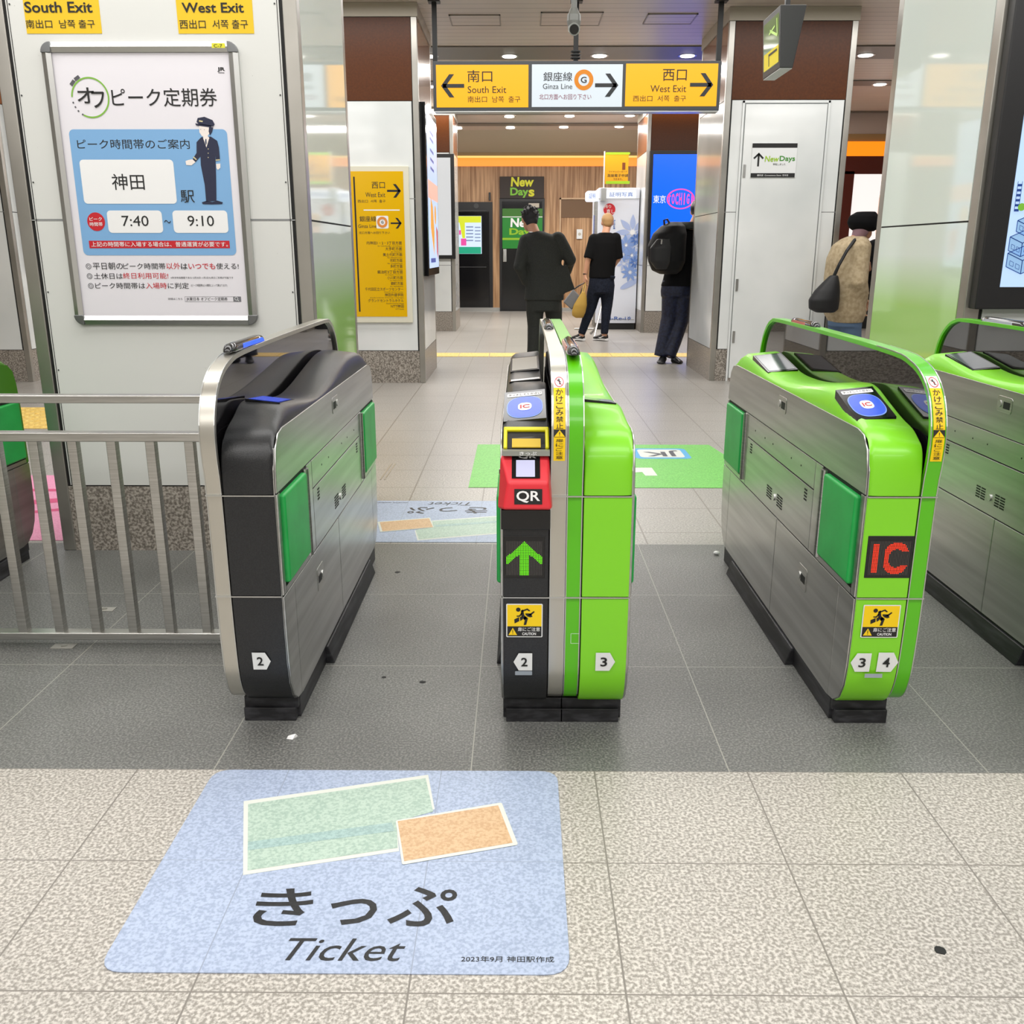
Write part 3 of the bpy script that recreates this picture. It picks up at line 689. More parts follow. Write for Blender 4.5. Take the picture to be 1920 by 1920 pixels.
def half_gate(t, xa, sg, paint, finpaint, kind, backlong=0., W=.131, sidem=None):
    sidem = sidem or m_gates; pw_ = .042 if W < .13 else .018
    """one half: aisle side at x = xa, sg = +1 when the fin lies to the right of the aisle side"""
    U = lambda u: xa + sg * u
    # dark inner core
    inset = [(y + (.006 if y < 2.8 else -.006), z + (.004 if z < .4 else -.006)) for y, z in SIL]
    MB().prismX(inset, U(.004), U(W)).build('core', m_dkgap, t)
    # stainless side skin, split along its seams
    def plate(nm, rects, u0=0., u1=.005, bev=.0012):
        b = MB()
        for r_ in rects:
            P = clip(SIL, *r_)
            if len(P) > 2: b.prismX(P, U(u0), U(u1))
        return b.build(nm, m_gates if 'lower' in nm else sidem, t, bevel=bev, seg=1)
    plate('upper_side_panel', [(2.1, 3.7, .643, .80)])
    plate('front_side_strip', [(2.1, 2.142, .383, .640)])
    plate('rear_side_strip', [(3.592, 3.7, .383, .640)])
    plate('hinge_strip', [(2.432, 2.488, .383, .640)]); plate('hinge_strip', [(3.262, 3.312, .383, .640)])
    plate('narrow_side_panel', [(2.491, 3.259, .561, .640)])
    mp_ = plate('middle_side_panel', [(2.491, 3.259, .383, .557)])
    for r4 in ((2.1, 2.2245, 0, .379), (2.2265, 2.818, 0, .379), (2.821, 3.488, 0, .379), (3.490, 3.7, 0, .379)): plate('lower_side_panel', [r4])
    MB().box(U(0), U(.005), 2.145, 2.43, .383, .398).build('flap_sill', m_gates, t); MB().box(U(0), U(.005), 3.312, 3.592, .383, .398).build('flap_sill', m_gates, t)
    for yy in (2.413, 3.302):
        MB().cyl((U(.002), yy, .392), (U(.002), yy, .636), .0115, n=14).build('hinge', m_steel, t, smooth=False)
    for y0, y1, nm in ((2.150, 2.392, 'entry'), (3.328, 3.586, 'exit')):
        MB().box(U(-.010), U(.02), y0, y1, .404, .632).build('flap_door', m_flap, t, bevel=.008, seg=3)
    # vents, lock, screw dots
    for yc in (2.557, 3.20):
        b = MB()
        for k_ in range(4): b.box(U(-.0008), U(.001), yc - .012, yc + .012, .512 + k_ * .0095, .517 + k_ * .0095)
        b.build('side_vent', m_dkgap, t)
    for yc in (2.806, 2.93):
        b = MB()
        for k_ in range(5):
            b.box(U(-.0008), U(.001), yc - .030, yc - .003, .420 + k_ * .0085, .4245 + k_ * .0085).box(U(-.0008), U(.001), yc + .003, yc + .030, .420 + k_ * .0085, .4245 + k_ * .0085)
        b.build('air_vent', m_dkgap, t)
    for yc in (2.62, 2.72, 2.93, 3.03, 3.16): MB().cyl((U(-.0008), yc, .60), (U(.001), yc, .60), .0028, n=8).build('sensor_hole', m_dkgap, t)
    MB().cyl((U(-.004), 2.868, .438), (U(.001), 2.868, .438), .011, n=20).build('lock', m_alu, t, smooth=False)
    for (y0, y1, z0, z1) in ((2.815, 2.905, .715, .765), (2.478, 2.56, .255, .325)):
        P = rrpts(y0, z0, y1, z1, .010)
        h_ = MB().prismX(P, U(-.0015), U(.001)).build('latch_plate', m_steel, t, bevel=.001, seg=1)
        MB().box(U(-.0022), U(0), y0 + .012, y0 + .050, (z0 + z1) / 2 - .012, (z0 + z1) / 2 + .010).build('recess', m_dkgap, h_)
        MB().cyl((U(-.004), y1 - .018, (z0 + z1) / 2), (U(0), y1 - .018, (z0 + z1) / 2), .011, n=16).build('latch_knob', m_alu, h_)
    # painted front shells and the waved top cover
    inn_ = INC if kind == 'C' else INA
    u0, u1 = .006, W - .003
    def shell(nm, pts, m, zt=None):
        rings = [[(U(u0), y, z), (U(u1), y, z), (U(u1), y + (.012 if y < 2.8 else -.012), z), (U(u0), y + (.012 if y < 2.8 else -.012), z)] for y, z in pts]
        return MB().loft(rings).build(nm, m, t, bevel=.0018, seg=2)
    lowp = [Vector(a) for a in ((2.25, .060), (2.19, .068), (2.153, .093), (2.129, .14), (2.118, .20), (2.114, .30), (2.113, .379))]
    rings = []
    cr = crom([tuple(a) for a in lowp], 3)
    nrm = []
    for i, q in enumerate(cr):
        d = (cr[min(i + 1, len(cr) - 1)] - cr[max(i - 1, 0)]).normalized(); n2 = Vector((d.y, -d.x)) * .012
        rings.append([(U(u0), q.x, q.y), (U(u1), q.x, q.y), (U(u1), q.x + n2.x, q.y + abs(n2.y)), (U(u0), q.x + n2.x, q.y + abs(n2.y))])
    low = MB().loft(rings).build('lower_front_panel', paint, t, bevel=.0015)
    MB().box(U(u0), U(u1), 2.1125, 2.126, .384, .637).build('middle_front_panel', paint, t, bevel=.0018)
    oc = crom(OUT, 4); ic = crom(inn_, 4)
    xs = (u0, .016, .030, u1 - .004, u1)
    grid = []
    for a, c in zip(oc, ic):
        top = max(0., min(1., (a.x - 2.14) / .15)) * max(0., min(1., (3.56 - a.x) / .08))
        row = [(U(xs[0]), a.x, a.y)]
        r1 = a.lerp(c, .62)
        row.append((U(xs[1]), r1.x, r1.y)); row.append((U(xs[2]), a.lerp(c, .93).x, a.lerp(c, .84).y))
        row.append((U(xs[3]), c.x, c.y)); row.append((U(xs[4]), c.x + (.003 if c.x < 2.3 else 0), c.y - (.003 if c.x > 2.15 else 0)))
        grid.append(row)
    b = MB(); n_ = 5
    for row in grid: b.v += [Vector(q) for q in row]
    for i in range(len(grid) - 1):
        for j in range(4): b.f.append((i * n_ + j, i * n_ + j + 1, (i + 1) * n_ + j + 1, (i + 1) * n_ + j))
    # skirts down both sides so the shell is solid seen from either side
    o_ = len(b.v)
    for row in grid:
        for q, in ((row[0],), (row[4],)):
            b.v.append(Vector((q[0], min(max(q[1], 2.130), 3.60), min(q[2], .775) if q[1] > 2.15 else q[2])))
    for i in range(len(grid) - 1):
        b.f.append((i * n_, (i + 1) * n_, o_ + (i + 1) * 2, o_ + i * 2)); b.f.append((i * n_ + 4, (i + 1) * n_ + 4, o_ + (i + 1) * 2 + 1, o_ + i * 2 + 1))
    cov = b.build('top_cover', paint, t, smooth=True, fix=False)
    cov.data.validate()
    bm = bmesh.new(); bm.from_mesh(cov.data); bmesh.ops.recalc_face_normals(bm, faces=bm.faces); bm.to_mesh(cov.data); bm.free()
    # rear shell
    MB().loft([[(U(u0), y, z), (U(u1), y, z), (U(u1), y - .012, z), (U(u0), y - .012, z)] for y, z in ((3.50, .062), (3.56, .092), (3.593, .14), (3.608, .20), (3.614, .30), (3.614, .50))]).build('rear_panel', paint, t)
    # bright edge line between skin and paint
    b = MB()
    F1 = [q for q in SIL if q[0] < 2.3 and q[1] < .76]
    for q, r_ in zip(F1[:-1], F1[1:]):
        b.hexa([(U(0.0048), q[0] - .002, q[1]), (U(.0072), q[0] - .002, q[1]), (U(.0072), q[0] + .004, q[1]), (U(.0048), q[0] + .004, q[1]),
                (U(0.0048), r_[0] - .002, r_[1]), (U(.0072), r_[0] - .002, r_[1]), (U(.0072), r_[0] + .004, r_[1]), (U(.0048), r_[0] + .004, r_[1])])
    b.build('edge_strip', m_alu, t)
    MB().box(U(u0), U(W), 2.1105, 2.122, .3805, .3835).box(U(u0), U(W), 2.1105, 2.122, .6375, .6405).build('seam_strip', m_alu, t)
    # fin: rim, smoked glass, lower blade, lamp
    fin = [(y + backlong * max(0, min(1, (y - 3.2) / .3)), z) for y, z in FIN]
    fo = crom(fin + [fin[0]], 3)[:-1]
    f0, f1 = W + .0005, W + .0375
    N = len(fo); ctr = Vector((2.86, .5)); inner = []
    for i, q in enumerate(fo):
        d = (fo[(i + 1) % N] - fo[i - 1]).normalized(); inner.append(q + Vector((d.y, -d.x)) * .013)
    b = MB()
    b.v += [Vector((U(f0), q.x, q.y)) for q in fo] + [Vector((U(f1), q.x, q.y)) for q in fo] + [Vector((U(f1), q.x, q.y)) for q in inner] + [Vector((U(f0), q.x, q.y)) for q in inner]
    for i in range(N):
        j = (i + 1) % N
        for a in range(4):
            c = (a + 1) % 4; b.f.append((a * N + i, a * N + j, c * N + j, c * N + i))
    rim = b.build('fin_rim', finpaint, t, bevel=.0016, seg=2)
    P = clip([tuple(q) for q in inner], 2., 4., .60, 2.)
    MB().prismX(P, U(f0 + .010), U(f1 - .010)).build('fin_glass', m_glass, t)
    P = clip([tuple(q) for q in inner], 2., 4., 0., .62)
    MB().prismX(P, U(f0 + .004), U(f1 - .004)).build('fin_blade', finpaint, t)
    b = MB(); 
    for zz in (.382, .640): b.box(U(f0 - .001), U(f1 + .001), 2.108 + (.003 if zz < .5 else 0), 2.13, zz - .0016, zz + .0016)
    for uu in (f0 + .0008, f1 - .0008):
        for q, r_ in zip(fo, list(fo[1:]) + [fo[0]]):
            if q.x < 2.5 and r_.x < 2.5:
                b.hexa([(U(uu - .0012), q.x - .0012, q.y + .0006), (U(uu + .0012), q.x - .0012, q.y + .0006), (U(uu + .0012), q.x + .003, q.y - .002), (U(uu - .0012), q.x + .003, q.y - .002),
                        (U(uu - .0012), r_.x - .0012, r_.y + .0006), (U(uu + .0012), r_.x - .0012, r_.y + .0006), (U(uu + .0012), r_.x + .003, r_.y - .002), (U(uu - .0012), r_.x + .003, r_.y - .002)])
    b.build('fin_edge_strip', m_alu, t)
    # plinth
    MB().box(U(.012), U(W + pw_), 2.19, 2.30, 0, .038).box(U(.006), U(W + pw_), 2.20, 3.53, .034, .066).box(U(.004), U(.10), 2.215, 3.52, 0, .060).build('plinth', m_rubber, t, bevel=.002)
    MB().hexa([(U(-.022), 2.545, 0), (U(.02), 2.545, 0), (U(.02), 3.36, 0), (U(-.022), 3.36, 0), (U(-.004), 2.545, .055), (U(.02), 2.545, .055), (U(.02), 3.36, .055), (U(-.004), 3.36, .055)]).build('kick_bumper', m_rubber, t, bevel=.003)
    return U, (f0, f1), fo, ic
def fin_y(z):
    P = crom(FIN, 3); best = None
    for a, c in zip(P[:-1], P[1:]):
        if a.x < 2.6 and a.y < c.y and a.y <= z <= c.y: return a.x + (c.x - a.x) * (z - a.y) / (c.y - a.y)
    return 2.115
def lamp(t, xc, y0, y1, glow, dirn=1):
    """status lamp on top of a fin: dark clear shell, lit strip and nose"""
    z = .9585; w_ = .0165
    b = MB(); rings = []
    for s_, k_ in ((0, .15), (.02, .6), (.06, .95), (.15, 1.), (.8, 1.), (.93, .9), (.98, .55), (1., .12)):
        y = y0 + (y1 - y0) * s_
        rings.append([(xc + w_ * max(k_, .4) * math.cos(PI * a / 8), y, z + .021 * k_ * math.sin(PI * a / 8)) for a in range(9)])
    o = b.loft(rings).build('status_lamp', mat('lamp_shell', '#2a2a2c', .08, ior=1.6), t, smooth=True)
    gb = MB()
    for sx in (-1, 1): gb.hexa([(xc + sx * .0145, y0 + .09, z + .003), (xc + sx * .0175, y0 + .09, z + .003), (xc + sx * .0175, y1 - .03, z + .003), (xc + sx * .0145, y1 - .03, z + .003), (xc + sx * .012, y0 + .10, z + .013), (xc + sx * .0150, y0 + .10, z + .0125), (xc + sx * .0150, y1 - .04, z + .0125), (xc + sx * .012, y1 - .04, z + .013)])
    gb.build('lamp_strip', glow, o)
    return o
def reader(t, U, u0, u1, y0, y1, ic, name='card_reader'):
    def zc(y):
        for a, c in zip(ic[:-1], ic[1:]):
            if a.x <= y <= c.x and c.x > a.x: return a.y + (c.y - a.y) * (y - a.x) / (c.x - a.x)
        return .8
    z0, z1 = zc(y0), zc(y1)
    def f(u, v, h): s_ = (v - y0) / (y1 - y0); return (U(u), v, z0 + (z1 - z0) * s_ + h + .0040 - .010 * (u1 - u) / (u1 - u0))
    b = MB().add([f(u0, y0, -.02), f(u1, y0, -.02), f(u1, y1, -.02), f(u0, y1, -.02), f(u0, y0, .0022), f(u1, y0, .0022), f(u1, y1, .0022), f(u0, y1, .0022)],
                 [(0, 3, 2, 1), (4, 5, 6, 7), (0, 1, 5, 4), (1, 2, 6, 5), (2, 3, 7, 6), (3, 0, 4, 7)])
    o = b.build(name, m_blackg, t); return o, f
m_rblue = mat('reader_blue', '#3f66ee', .25, emit=.7); m_rblue2 = mat('reader_blue_ring', '#8fb2ff', .3, emit=.6)
def ic_reader(t, U, ic, y0=2.255, y1=2.445, u0=.028, u1=.122):
    o, f = reader(t, U, u0, u1, y0, y1, ic)
    uc = (u0 + u1) / 2; vc = y0 + .42 * (y1 - y0)
    se = lambda ru, rv, n=40: [(uc + ru * math.copysign(abs(math.cos(a)) ** .75, math.cos(a)), vc + rv * math.copysign(abs(math.sin(a)) ** .75, math.sin(a))) for a in [2 * PI * i / n for i in range(n)]]
    ru, rv = (u1 - u0) * .43, (y1 - y0) * .36
    Flat(f).poly(se(ru, rv), .003).build('touch_ring', m_rblue2, o)
    Flat(f).poly(se(ru * .95, rv * .94), .0036).build('touch_pad', m_rblue, o)
    wf = Flat(f).poly(se(ru * .38, rv * .36), .0042); wf.rrect(u0 + .008, y1 - .034, u1 - .008, y1 - .014, .004, .003)
    wf.build('touch_mark', m_cardw, o)
    sgn = 1 if U(1) > U(0) else -1
    a_, c_ = (uc - ru * .26, uc + ru * .26) if sgn > 0 else (uc + ru * .26, uc - ru * .26)
    Flat(f).text('IC', a_, vc - rv * .16, c_, vc + rv * .16, bold=.04, h=.005).build('lettering', m_red, o)
    a_, c_ = (u0 + .011, u1 - .011) if sgn > 0 else (u1 - .011, u0 + .011)
    Flat(f).text('タッチしてください', a_, y1 - .030, c_, y1 - .019, h=.0042, bold=.02).build('instruction_lettering', m_ink, o)
    return o
def flat_display(t, U, ic, y0, y1, u0, u1, m):
    o, f = reader(t, U, u0, u1, y0, y1, ic, 'display'); Flat(f).rect(u0 + .006, y0 + .01, u1 - .006, y1 - .01, .003).build('screen', m, o); return o
def number_tag(t, x0, z0, s, point, ch, bar=None):
    """white house-shaped tag; point -1 left, +1 right, width s"""
    Y = 2.1135; hgt = s * 1.05
    Yz = lambda z: 2.1135 + .0015 if z < .2 else 2.1135
    f_ = lambda u, v, h: (u, (2.1135 if v > .25 else 2.1135 + (.25 - v) ** 2 * 1.1) - h, v)
    F_ = Flat(f_)
    x1 = x0 + s; z1 = z0 + hgt; k_ = s * .28
    P = [(x0, z0), (x1 - k_, z0), (x1, (z0 + z1) / 2), (x1 - k_, z1), (x0, z1)] if point > 0 else [(x1, z0), (x1, z1), (x0 + k_, z1), (x0, (z0 + z1) / 2), (x0 + k_, z0)]
    F_.poly(P, .0016); o = F_.build('number_tag', m_stk, t)
    cx = x0 + s / 2 + (-.08 if point > 0 else .08) * s
    Flat(f_).text(ch, cx - s * .17, z0 + hgt * .25, cx + s * .17, z0 + hgt * .75, bold=.04, h=.0024).build('lettering', m_ink, o)
    if bar: 
        Flat(f_).rrect(bar[0], z0 - .014, bar[1], z0 - .002, .002, .0014).build('tag_strip', mat('tag_grey', '#9aa3ad', .4), o)
def caution(t, x0, z0, x1, z1):
    Y = 2.1128; W_, H_ = x1 - x0, z1 - z0
    o = Flat(FY(Y)).rrect(x0, z0, x1, z1, .003, .001).build('caution_sticker', m_stk, t)
    f = lambda a, c: (x0 + W_ * a, z0 + H_ * c)
    Flat(FY(Y)).rect(*f(.03, .33), *f(.97, .97), .0018).build('yellow_field', mat('caution_yellow', '#f4cd00', .4), o)
    k_ = Flat(FY(Y)); k_.rect(*f(.03, .03), *f(.97, .33), .0018)
    g_ = lambda *pts: k_.poly([f(*q) for q in pts], .0024)
    c_ = f(.33, .83); k_.disc(c_[0], c_[1], H_ * .062, .0024)
    g_((.40, .80), (.46, .84), (.50, .66), (.58, .58), (.50, .52), (.42, .62))        # torso
    g_((.42, .80), (.58, .87), (.66, .80), (.63, .78), (.57, .82), (.44, .76))        # arm back
    g_((.42, .76), (.36, .66), (.28, .65), (.29, .62), (.38, .62), (.45, .72))        # arm front
    g_((.52, .64), (.60, .58), (.55, .38), (.48, .37), (.51, .52), (.47, .58))        # standing leg
    g_((.54, .66), (.68, .66), (.78, .76), (.76, .79), (.67, .72), (.52, .72)); g_((.68, .72), (.72, .62), (.66, .60), (.55, .64))
    g_((.22, .54), (.35, .61), (.36, .49), (.23, .42)); g_((.37, .60), (.44, .64), (.46, .55), (.39, .49))
    k_.build('runner_pictogram', m_ink, o)
    Flat(FY(Y)).poly([f(.06, .07), f(.30, .07), f(.18, .29)], .0024).build('warning_triangle', mat('caution_yellow', '#f4cd00', .4), o)
    Flat(FY(Y)).rect(*f(.172, .14), *f(.188, .23), .003).rect(*f(.172, .10), *f(.188, .12), .003).build('exclamation', m_ink, o)
    wl = Flat(FY(Y)); wl.text('扉にご注意', *f(.32, .185), *f(.93, .305), bold=.03, h=.0024).text('CAUTION', *f(.44, .07), *f(.82, .15), bold=.02, h=.0024); wl.build('lettering', m_cardw, o)
def strip_sticker(t, xc):
    w_ = .0135
    fm = lambda u, v, h: (u, fin_y(v) - h - .0008, v)
    zb, zt = .7285, .925
    o = Flat(fm).grid(xc - w_, zb, xc + w_, .893, 24, .0008).build('door_caution_strip', mat('caution_yellow', '#f4cd00', .4), t)
    Flat(fm).grid(xc - w_, .893, xc + w_, .917, 6, .0012).build('white_field', m_stk, o)
    f_ = Flat(fm); f_.ring(xc, .905, .0088, .0102, .002, 28, k=1.05); f_.line(xc - .006, .911, xc + .006, .899, .0012, .002); f_.build('prohibition_ring', m_red, o)
    f_ = Flat(fm); f_.line(xc - .001, .911, xc + .002, .900, .003, .0018).line(xc - .005, .908, xc + .004, .905, .0015, .0018)
    z = .891; chs = 'かけこみ禁止'
    for c_ in chs: f_.text(c_, xc - .0085, z - .0125, xc + .0085, z, bold=.006, h=.0022); z -= .0147
    f_.grid(xc - w_, z - .0175, xc + w_, z, 4, .0014)
    zz = z - .0175; z = zz - .004
    Flat(fm).poly([(xc - .0125, zz + .001), (xc + .0125, zz + .001), (xc, zz + .0165)], .0024).build('warning_triangle', mat('caution_yellow', '#f4cd00', .4), o)
    Flat(fm).rect(xc - .0008, zz + .006, xc + .0008, zz + .012, .003).rect(xc - .0008, zz + .003, xc + .0008, zz + .0045, .003).build('exclamation', m_ink, o)
    s_ = (z - zb - .002) / 5
    for c_ in '扉にご注意': f_.text(c_, xc - .0085, z - s_ + .0022, xc + .0085, z, bold=.006, h=.0022); z -= s_
    f_.build('lettering', m_ink, o)
def led_panel(t, x0, z0, x1, z1, bitmap, col, frame=m_blackg):
    Y = 2.1128
    o = MB().box(x0, x1, Y - .0018, Y + .002, z0, z1).build('led_display', frame, t, bevel=.001, seg=1)
    rows = len(bitmap); cols = len(bitmap[0]); mx_, mz = (x1 - x0) * .06, (z1 - z0) * .12
    px, pz = (x1 - x0 - 2 * mx_) / cols, (z1 - z0 - 1.6 * mz) / rows
    b = Flat(FY(Y - .0018)); c = Flat(FY(Y - .0018))
    for j, row in enumerate(bitmap):
        for i, ch in enumerate(row):
            u = x0 + mx_ + px * i; v = z1 - mz - pz * (j + 1)
            if ch == '#': b.rect(u + px * .18, v + pz * .18, u + px * .82, v + pz * .82, .0012)
    for i in range(cols):
        u = x0 + mx_ + px * i; c.rect(u + px * .25, z0 + .6 * mz, u + px * .6, z1 - mz, .0004)
    c.build('unlit_columns', mat('led_off', '#4a4644', .5), o); b.build('lit_dots', col, o)
def bitmap(fn, n=27): return [''.join('#' if fn((i + .5) / n, 1 - (j + .5) / n) else '.' for i in range(n)) for j in range(n)]
def arr(x, y):
    a = abs(x - .5)
    if a < .125 and y < .86 and y < 1: return y < 1 - a * .9
    top = 1.0 - a * .95; bot = .62 - (a - .125) * .85 + .0
    return bot < y < top
def icm(x, y):
    if .06 < x < .22 and .06 < y < .94: return True
    dx, dy = (x - .66) / .30, (y - .5) / .45; r_ = (abs(dx) ** 2.6 + abs(dy) ** 2.6) ** (1 / 2.6)
    if .58 < r_ < 1.02 and x > .34: return not (x > .70 and .30 < y < .70)
    return False
m_ledg = mat('led_green', '#6ff000', .5, emit=1.3); m_ledr = mat('led_red', '#ff3a1c', .5, emit=1.5)
m_lampb = mat('lamp_blue', '#2a5cff', .3, emit=1.2); m_lampr = mat('lamp_red', '#a04a3c', .2, emit=.08); m_lampw = mat('lamp_off', '#9a9ea6', .2)

# --- gate A, black, fin at its left
gA = thing('fare_gate', 'black ticket gate with silver fin at the guard rail, single 2 tag', 'ticket gate', (-.66, 2.86, 0), 'ticket gates')
U, ff, fo, ic = half_gate(gA, -.580, -1, m_bgate, m_wfin, 'A')
xa = -.580
m_scrb = mat('display_blue_reflection', '#3a55d8', .12, emit=.25)  # blue reflection on the display painted as colour with faint glow
flat_display(gA, U, crom(INA, 4), 2.315, 2.47, .030, .118, m_scrb)
lamp(gA, U(W := .150), 2.30, 2.62, m_lampb)
number_tag(gA, -.671, .184, .046, 1, '2')
# --- gate B, double, black half and green half back to back
gB = thing('fare_gate', 'double ticket gate in the centre, half black half green, with red QR reader', 'ticket gate', (.114, 2.86, 0), 'ticket gates')
U, ff, fo, ic = half_gate(gB, -.046, 1, m_bgate, m_wfin, 'C', W=.120)
icC = crom(INC, 4); icA = crom(INA, 4)
ic_reader(gB, U, icC, 2.238, 2.405, .006, .112)
flat_display(gB, U, icC, 3.12, 3.30, .014, .112, mat('display_grey', '#8e8a80', .15))
o, f = reader(gB, U, .014, .112, 2.87, 2.95, icC, 'guide_mark'); Flat(f).rect(.018, 2.88, .108, 2.94, .003).build('print', m_stk, o)
lamp(gB, U(.139), 2.95, 3.30, m_lampw); strip_sticker(gB, U(.139))
led_panel(gB, -.038, .433, .062, .541, bitmap(arr), m_ledg)
caution(gB, -.032, .277, .058, .366)
number_tag(gB, -.014, .184, .047, -1, '2', bar=(-.010, .033))
# red QR reader box
Q = thing  # (kept simple: the reader is a part of the gate)
m_qr = mat('reader_red', '#e0303c', .4); 
def pY(x, y, Y): return tuple(atY(x, y, Y))
qb = [pY(940, 950, 2.062), pY(1035, 954, 2.062), (.076, 2.13, .606), (-.046, 2.13, .606), None, None, None, None]
yf, zf = 2.068, .668
qr = MB().hexa([(-.039, 2.060, .621), (.075, 2.060, .621), (.080, 2.125, .606), (-.053, 2.125, .606),
                (-.026, 2.066, .684), (.067, 2.066, .684), (.071, 2.124, .742), (-.046, 2.124, .742)]).build('qr_reader', m_qr, gB, bevel=.007, seg=3)
nf = Vector((0, -(.678 - .622), .006)).normalized()
def fq(u, v, h): s_ = (v - .621) / (.684 - .621); return (u, 2.060 + .006 * s_ - h - .0006, v)
Flat(fq).rect(-.012, .634, .053, .670, .0008).build('black_label', m_ink, qr)
Flat(fq).text('QR', -.007, .638, .048, .666, bold=.03, h=.002).build('lettering', m_cardw, qr)
def ft(u, v, h): return (u, 2.066 + .058 * v - h * .7, .684 + .058 * v + h * .7)
Flat(ft).rect(-.018, .14, .048, .94, .0022).build('window_frame', m_blackg, qr)
Flat(ft).rrect(-.008, .18, .036, .74, .004, .0032).build('scanner_window', mat('scanner_window', '#cfcfee', .15, emit=.8), qr)
Flat(ft).text('QR', -.002, .79, .040, .90, bold=.03, h=.0032).build('window_lettering', m_cardw, qr)
# ticket slot
sl = MB(); 
def fs(u, y, h):
    s_ = (y - 2.115) / .065
    return (u, 2.1245 + .0585 * s_ - .56 * h, .7490 + .040 * s_ + .83 * h)
sb = MB()
for (u0_, u1_, y0_, y1_) in ((-.038, -.029, 2.115, 2.176), (.061, .070, 2.115, 2.176), (-.038, .070, 2.168, 2.180)):
    sb.hexa([fs(u0_, y0_, -.01), fs(u1_, y0_, -.01), fs(u1_, y1_, -.01), fs(u0_, y1_, -.01), fs(u0_, y0_, .009), fs(u1_, y0_, .009), fs(u1_, y1_, .009), fs(u0_, y1_, .009)])
sl_ = sb.build('ticket_slot_frame', mat('slot_yellow', '#dcd400', .4), gB, bevel=.003, seg=3)
MB().hexa([fs(-.030, 2.118, -.01), fs(.062, 2.118, -.01), fs(.062, 2.169, -.01), fs(-.030, 2.169, -.01), fs(-.030, 2.118, .003), fs(.062, 2.118, .003), fs(.062, 2.169, .003), fs(-.030, 2.169, .003)]).build('slot_recess', m_dkgap, sl_)
MB().hexa([fs(-.018, 2.119, -.01), fs(.050, 2.119, -.01), fs(.050, 2.145, -.01), fs(-.018, 2.145, -.01), fs(-.018, 2.119, .006), fs(.050, 2.119, .006), fs(.050, 2.145, .006), fs(-.018, 2.145, .006)]).build('slot_mouth', mat('slot_amber', '#c9a800', .4), sl_)
MB().box(-.040, .071, 2.104, 2.125, .7395, .7515).build('slot_lip', mat('slot_clear_lip', '#8d9088', .2), sl_)
Flat(FY(2.1035)).text('きっぷ', .000, .7415, .040, .7500, bold=.009, h=.001).build('lettering', m_cardw, sl_)
MB().box(-.044, .074, 2.100, 2.13, .560, .610).build('reader_recess', m_blackg, gB, bevel=.002)
U, ff, fo, ic = half_gate(gB, .275, -1, m_ggate, m_gfin, 'A', W=.124)
flat_display(gB, U, icA, 2.315, 2.44, .030, .120, mat('display_dark', '#6d7280', .1))
lamp(gB, U(.143), 2.24, 2.58, m_lampr)
number_tag(gB, .192, .184, .049, 1, '3')
fz = Flat(FY(2.112)); q_ = (.136, .236, .150, .262)
for a in ((.128, .288, .150, .2888), (.128, .262, .150, .2628), (.128, .262, .1288, .2888)): fz.rect(*a, .004)
fz.build('outline_mark', m_stk, gB)
# --- gate C, green, fin at its right
gC = thing('fare_gate', 'green ticket gate with lit red IC display and 3 and 4 tags', 'ticket gate', (.90, 2.86, 0), 'ticket gates')
U, ff, fo, ic = half_gate(gC, .822, 1, m_ggate, m_gfin, 'C', .06)
ic_reader(gC, U, icC, 2.25, 2.425, .012, .108); flat_display(gC, U, icC, 3.12, 3.34, .018, .118, mat('display_off', '#5b5f63', .1))
lamp(gC, U(.150), 3.05, 3.33, m_lampr); strip_sticker(gC, U(.150))
led_panel(gC, .839, .436, .950, .543, bitmap(icm), m_ledr)
caution(gC, .846, .279, .938, .366)
number_tag(gC, .830, .184, .050, -1, '3'); number_tag(gC, .897, .184, .052, 1, '4'); 
Flat(FY(2.1145)).rect(.868, .170, .912, .181, .003).build('tag_strip', mat('tag_grey', '#9aa3ad', .4), gC)
# --- gate D, green, running out of the right side of the photo
gD = thing('fare_gate', 'green ticket gate at right edge, its near end out of view', 'ticket gate', (1.61, 2.86, 0), 'ticket gates')
U, ff, fo, ic = half_gate(gD, 1.515, 1, m_ggate, m_gfin, 'C', .06)
ic_reader(gD, U, icC); flat_display(gD, U, icC, 3.15, 3.37, .028, .120, mat('display_off', '#5b5f63', .1))
lamp(gD, U(.150), 3.05, 3.38, m_lampw)
# --- gate E, seen only by its far end behind the rail
gE = thing('fare_gate', 'dark green ticket gate end at left edge behind the guard rail', 'ticket gate', (-2.05, 2.86, 0), 'ticket gates')
U, ff, fo, ic = half_gate(gE, -1.985, -1, mat('gate_end_dark_green', '#3f7a1c', .35), m_gfin, 'A', sidem=mat('gate_end_dark_green', '#3f7a1c', .35))  # darker green than the other gates
lamp(gE, U(.150), 2.44, 2.74, m_lampr)

# ================================================================== HANGING SIGN
YS = 8.60
t = thing('hanging_sign', 'long illuminated exit and line direction sign hanging from ceiling on three rods', 'sign', tuple(atY(1082, 208, YS)))
q = bxY(YS, 812, 114, 1351, 208)
MB().box(q[0], q[2], YS, YS + .12, q[1], q[3]).build('housing', mat('sign_housing', '#3b3e42', .35), t, bevel=.006)
MB().box(q[0] + .01, q[2] - .01, YS - .004, YS + .122, q[1] - .008, q[1]).build('bottom_trim', m_alu, t)
for x in (815, 1080, 1349):
    p0 = atY(x, 110, YS); xx = p0.x
    r_ = MB().box(xx - .02, xx + .02, YS + .03, YS + .07, q[3] - .005, CEIL - .01).build('hanging_rod', m_dkgap, t)
    MB().box(xx - .05, xx + .05, YS + .0, YS + .10, CEIL - .02, CEIL - .001).build('flange', m_dkgrey, r_)
b = MB()
xx = atY(1080, 100, YS).x
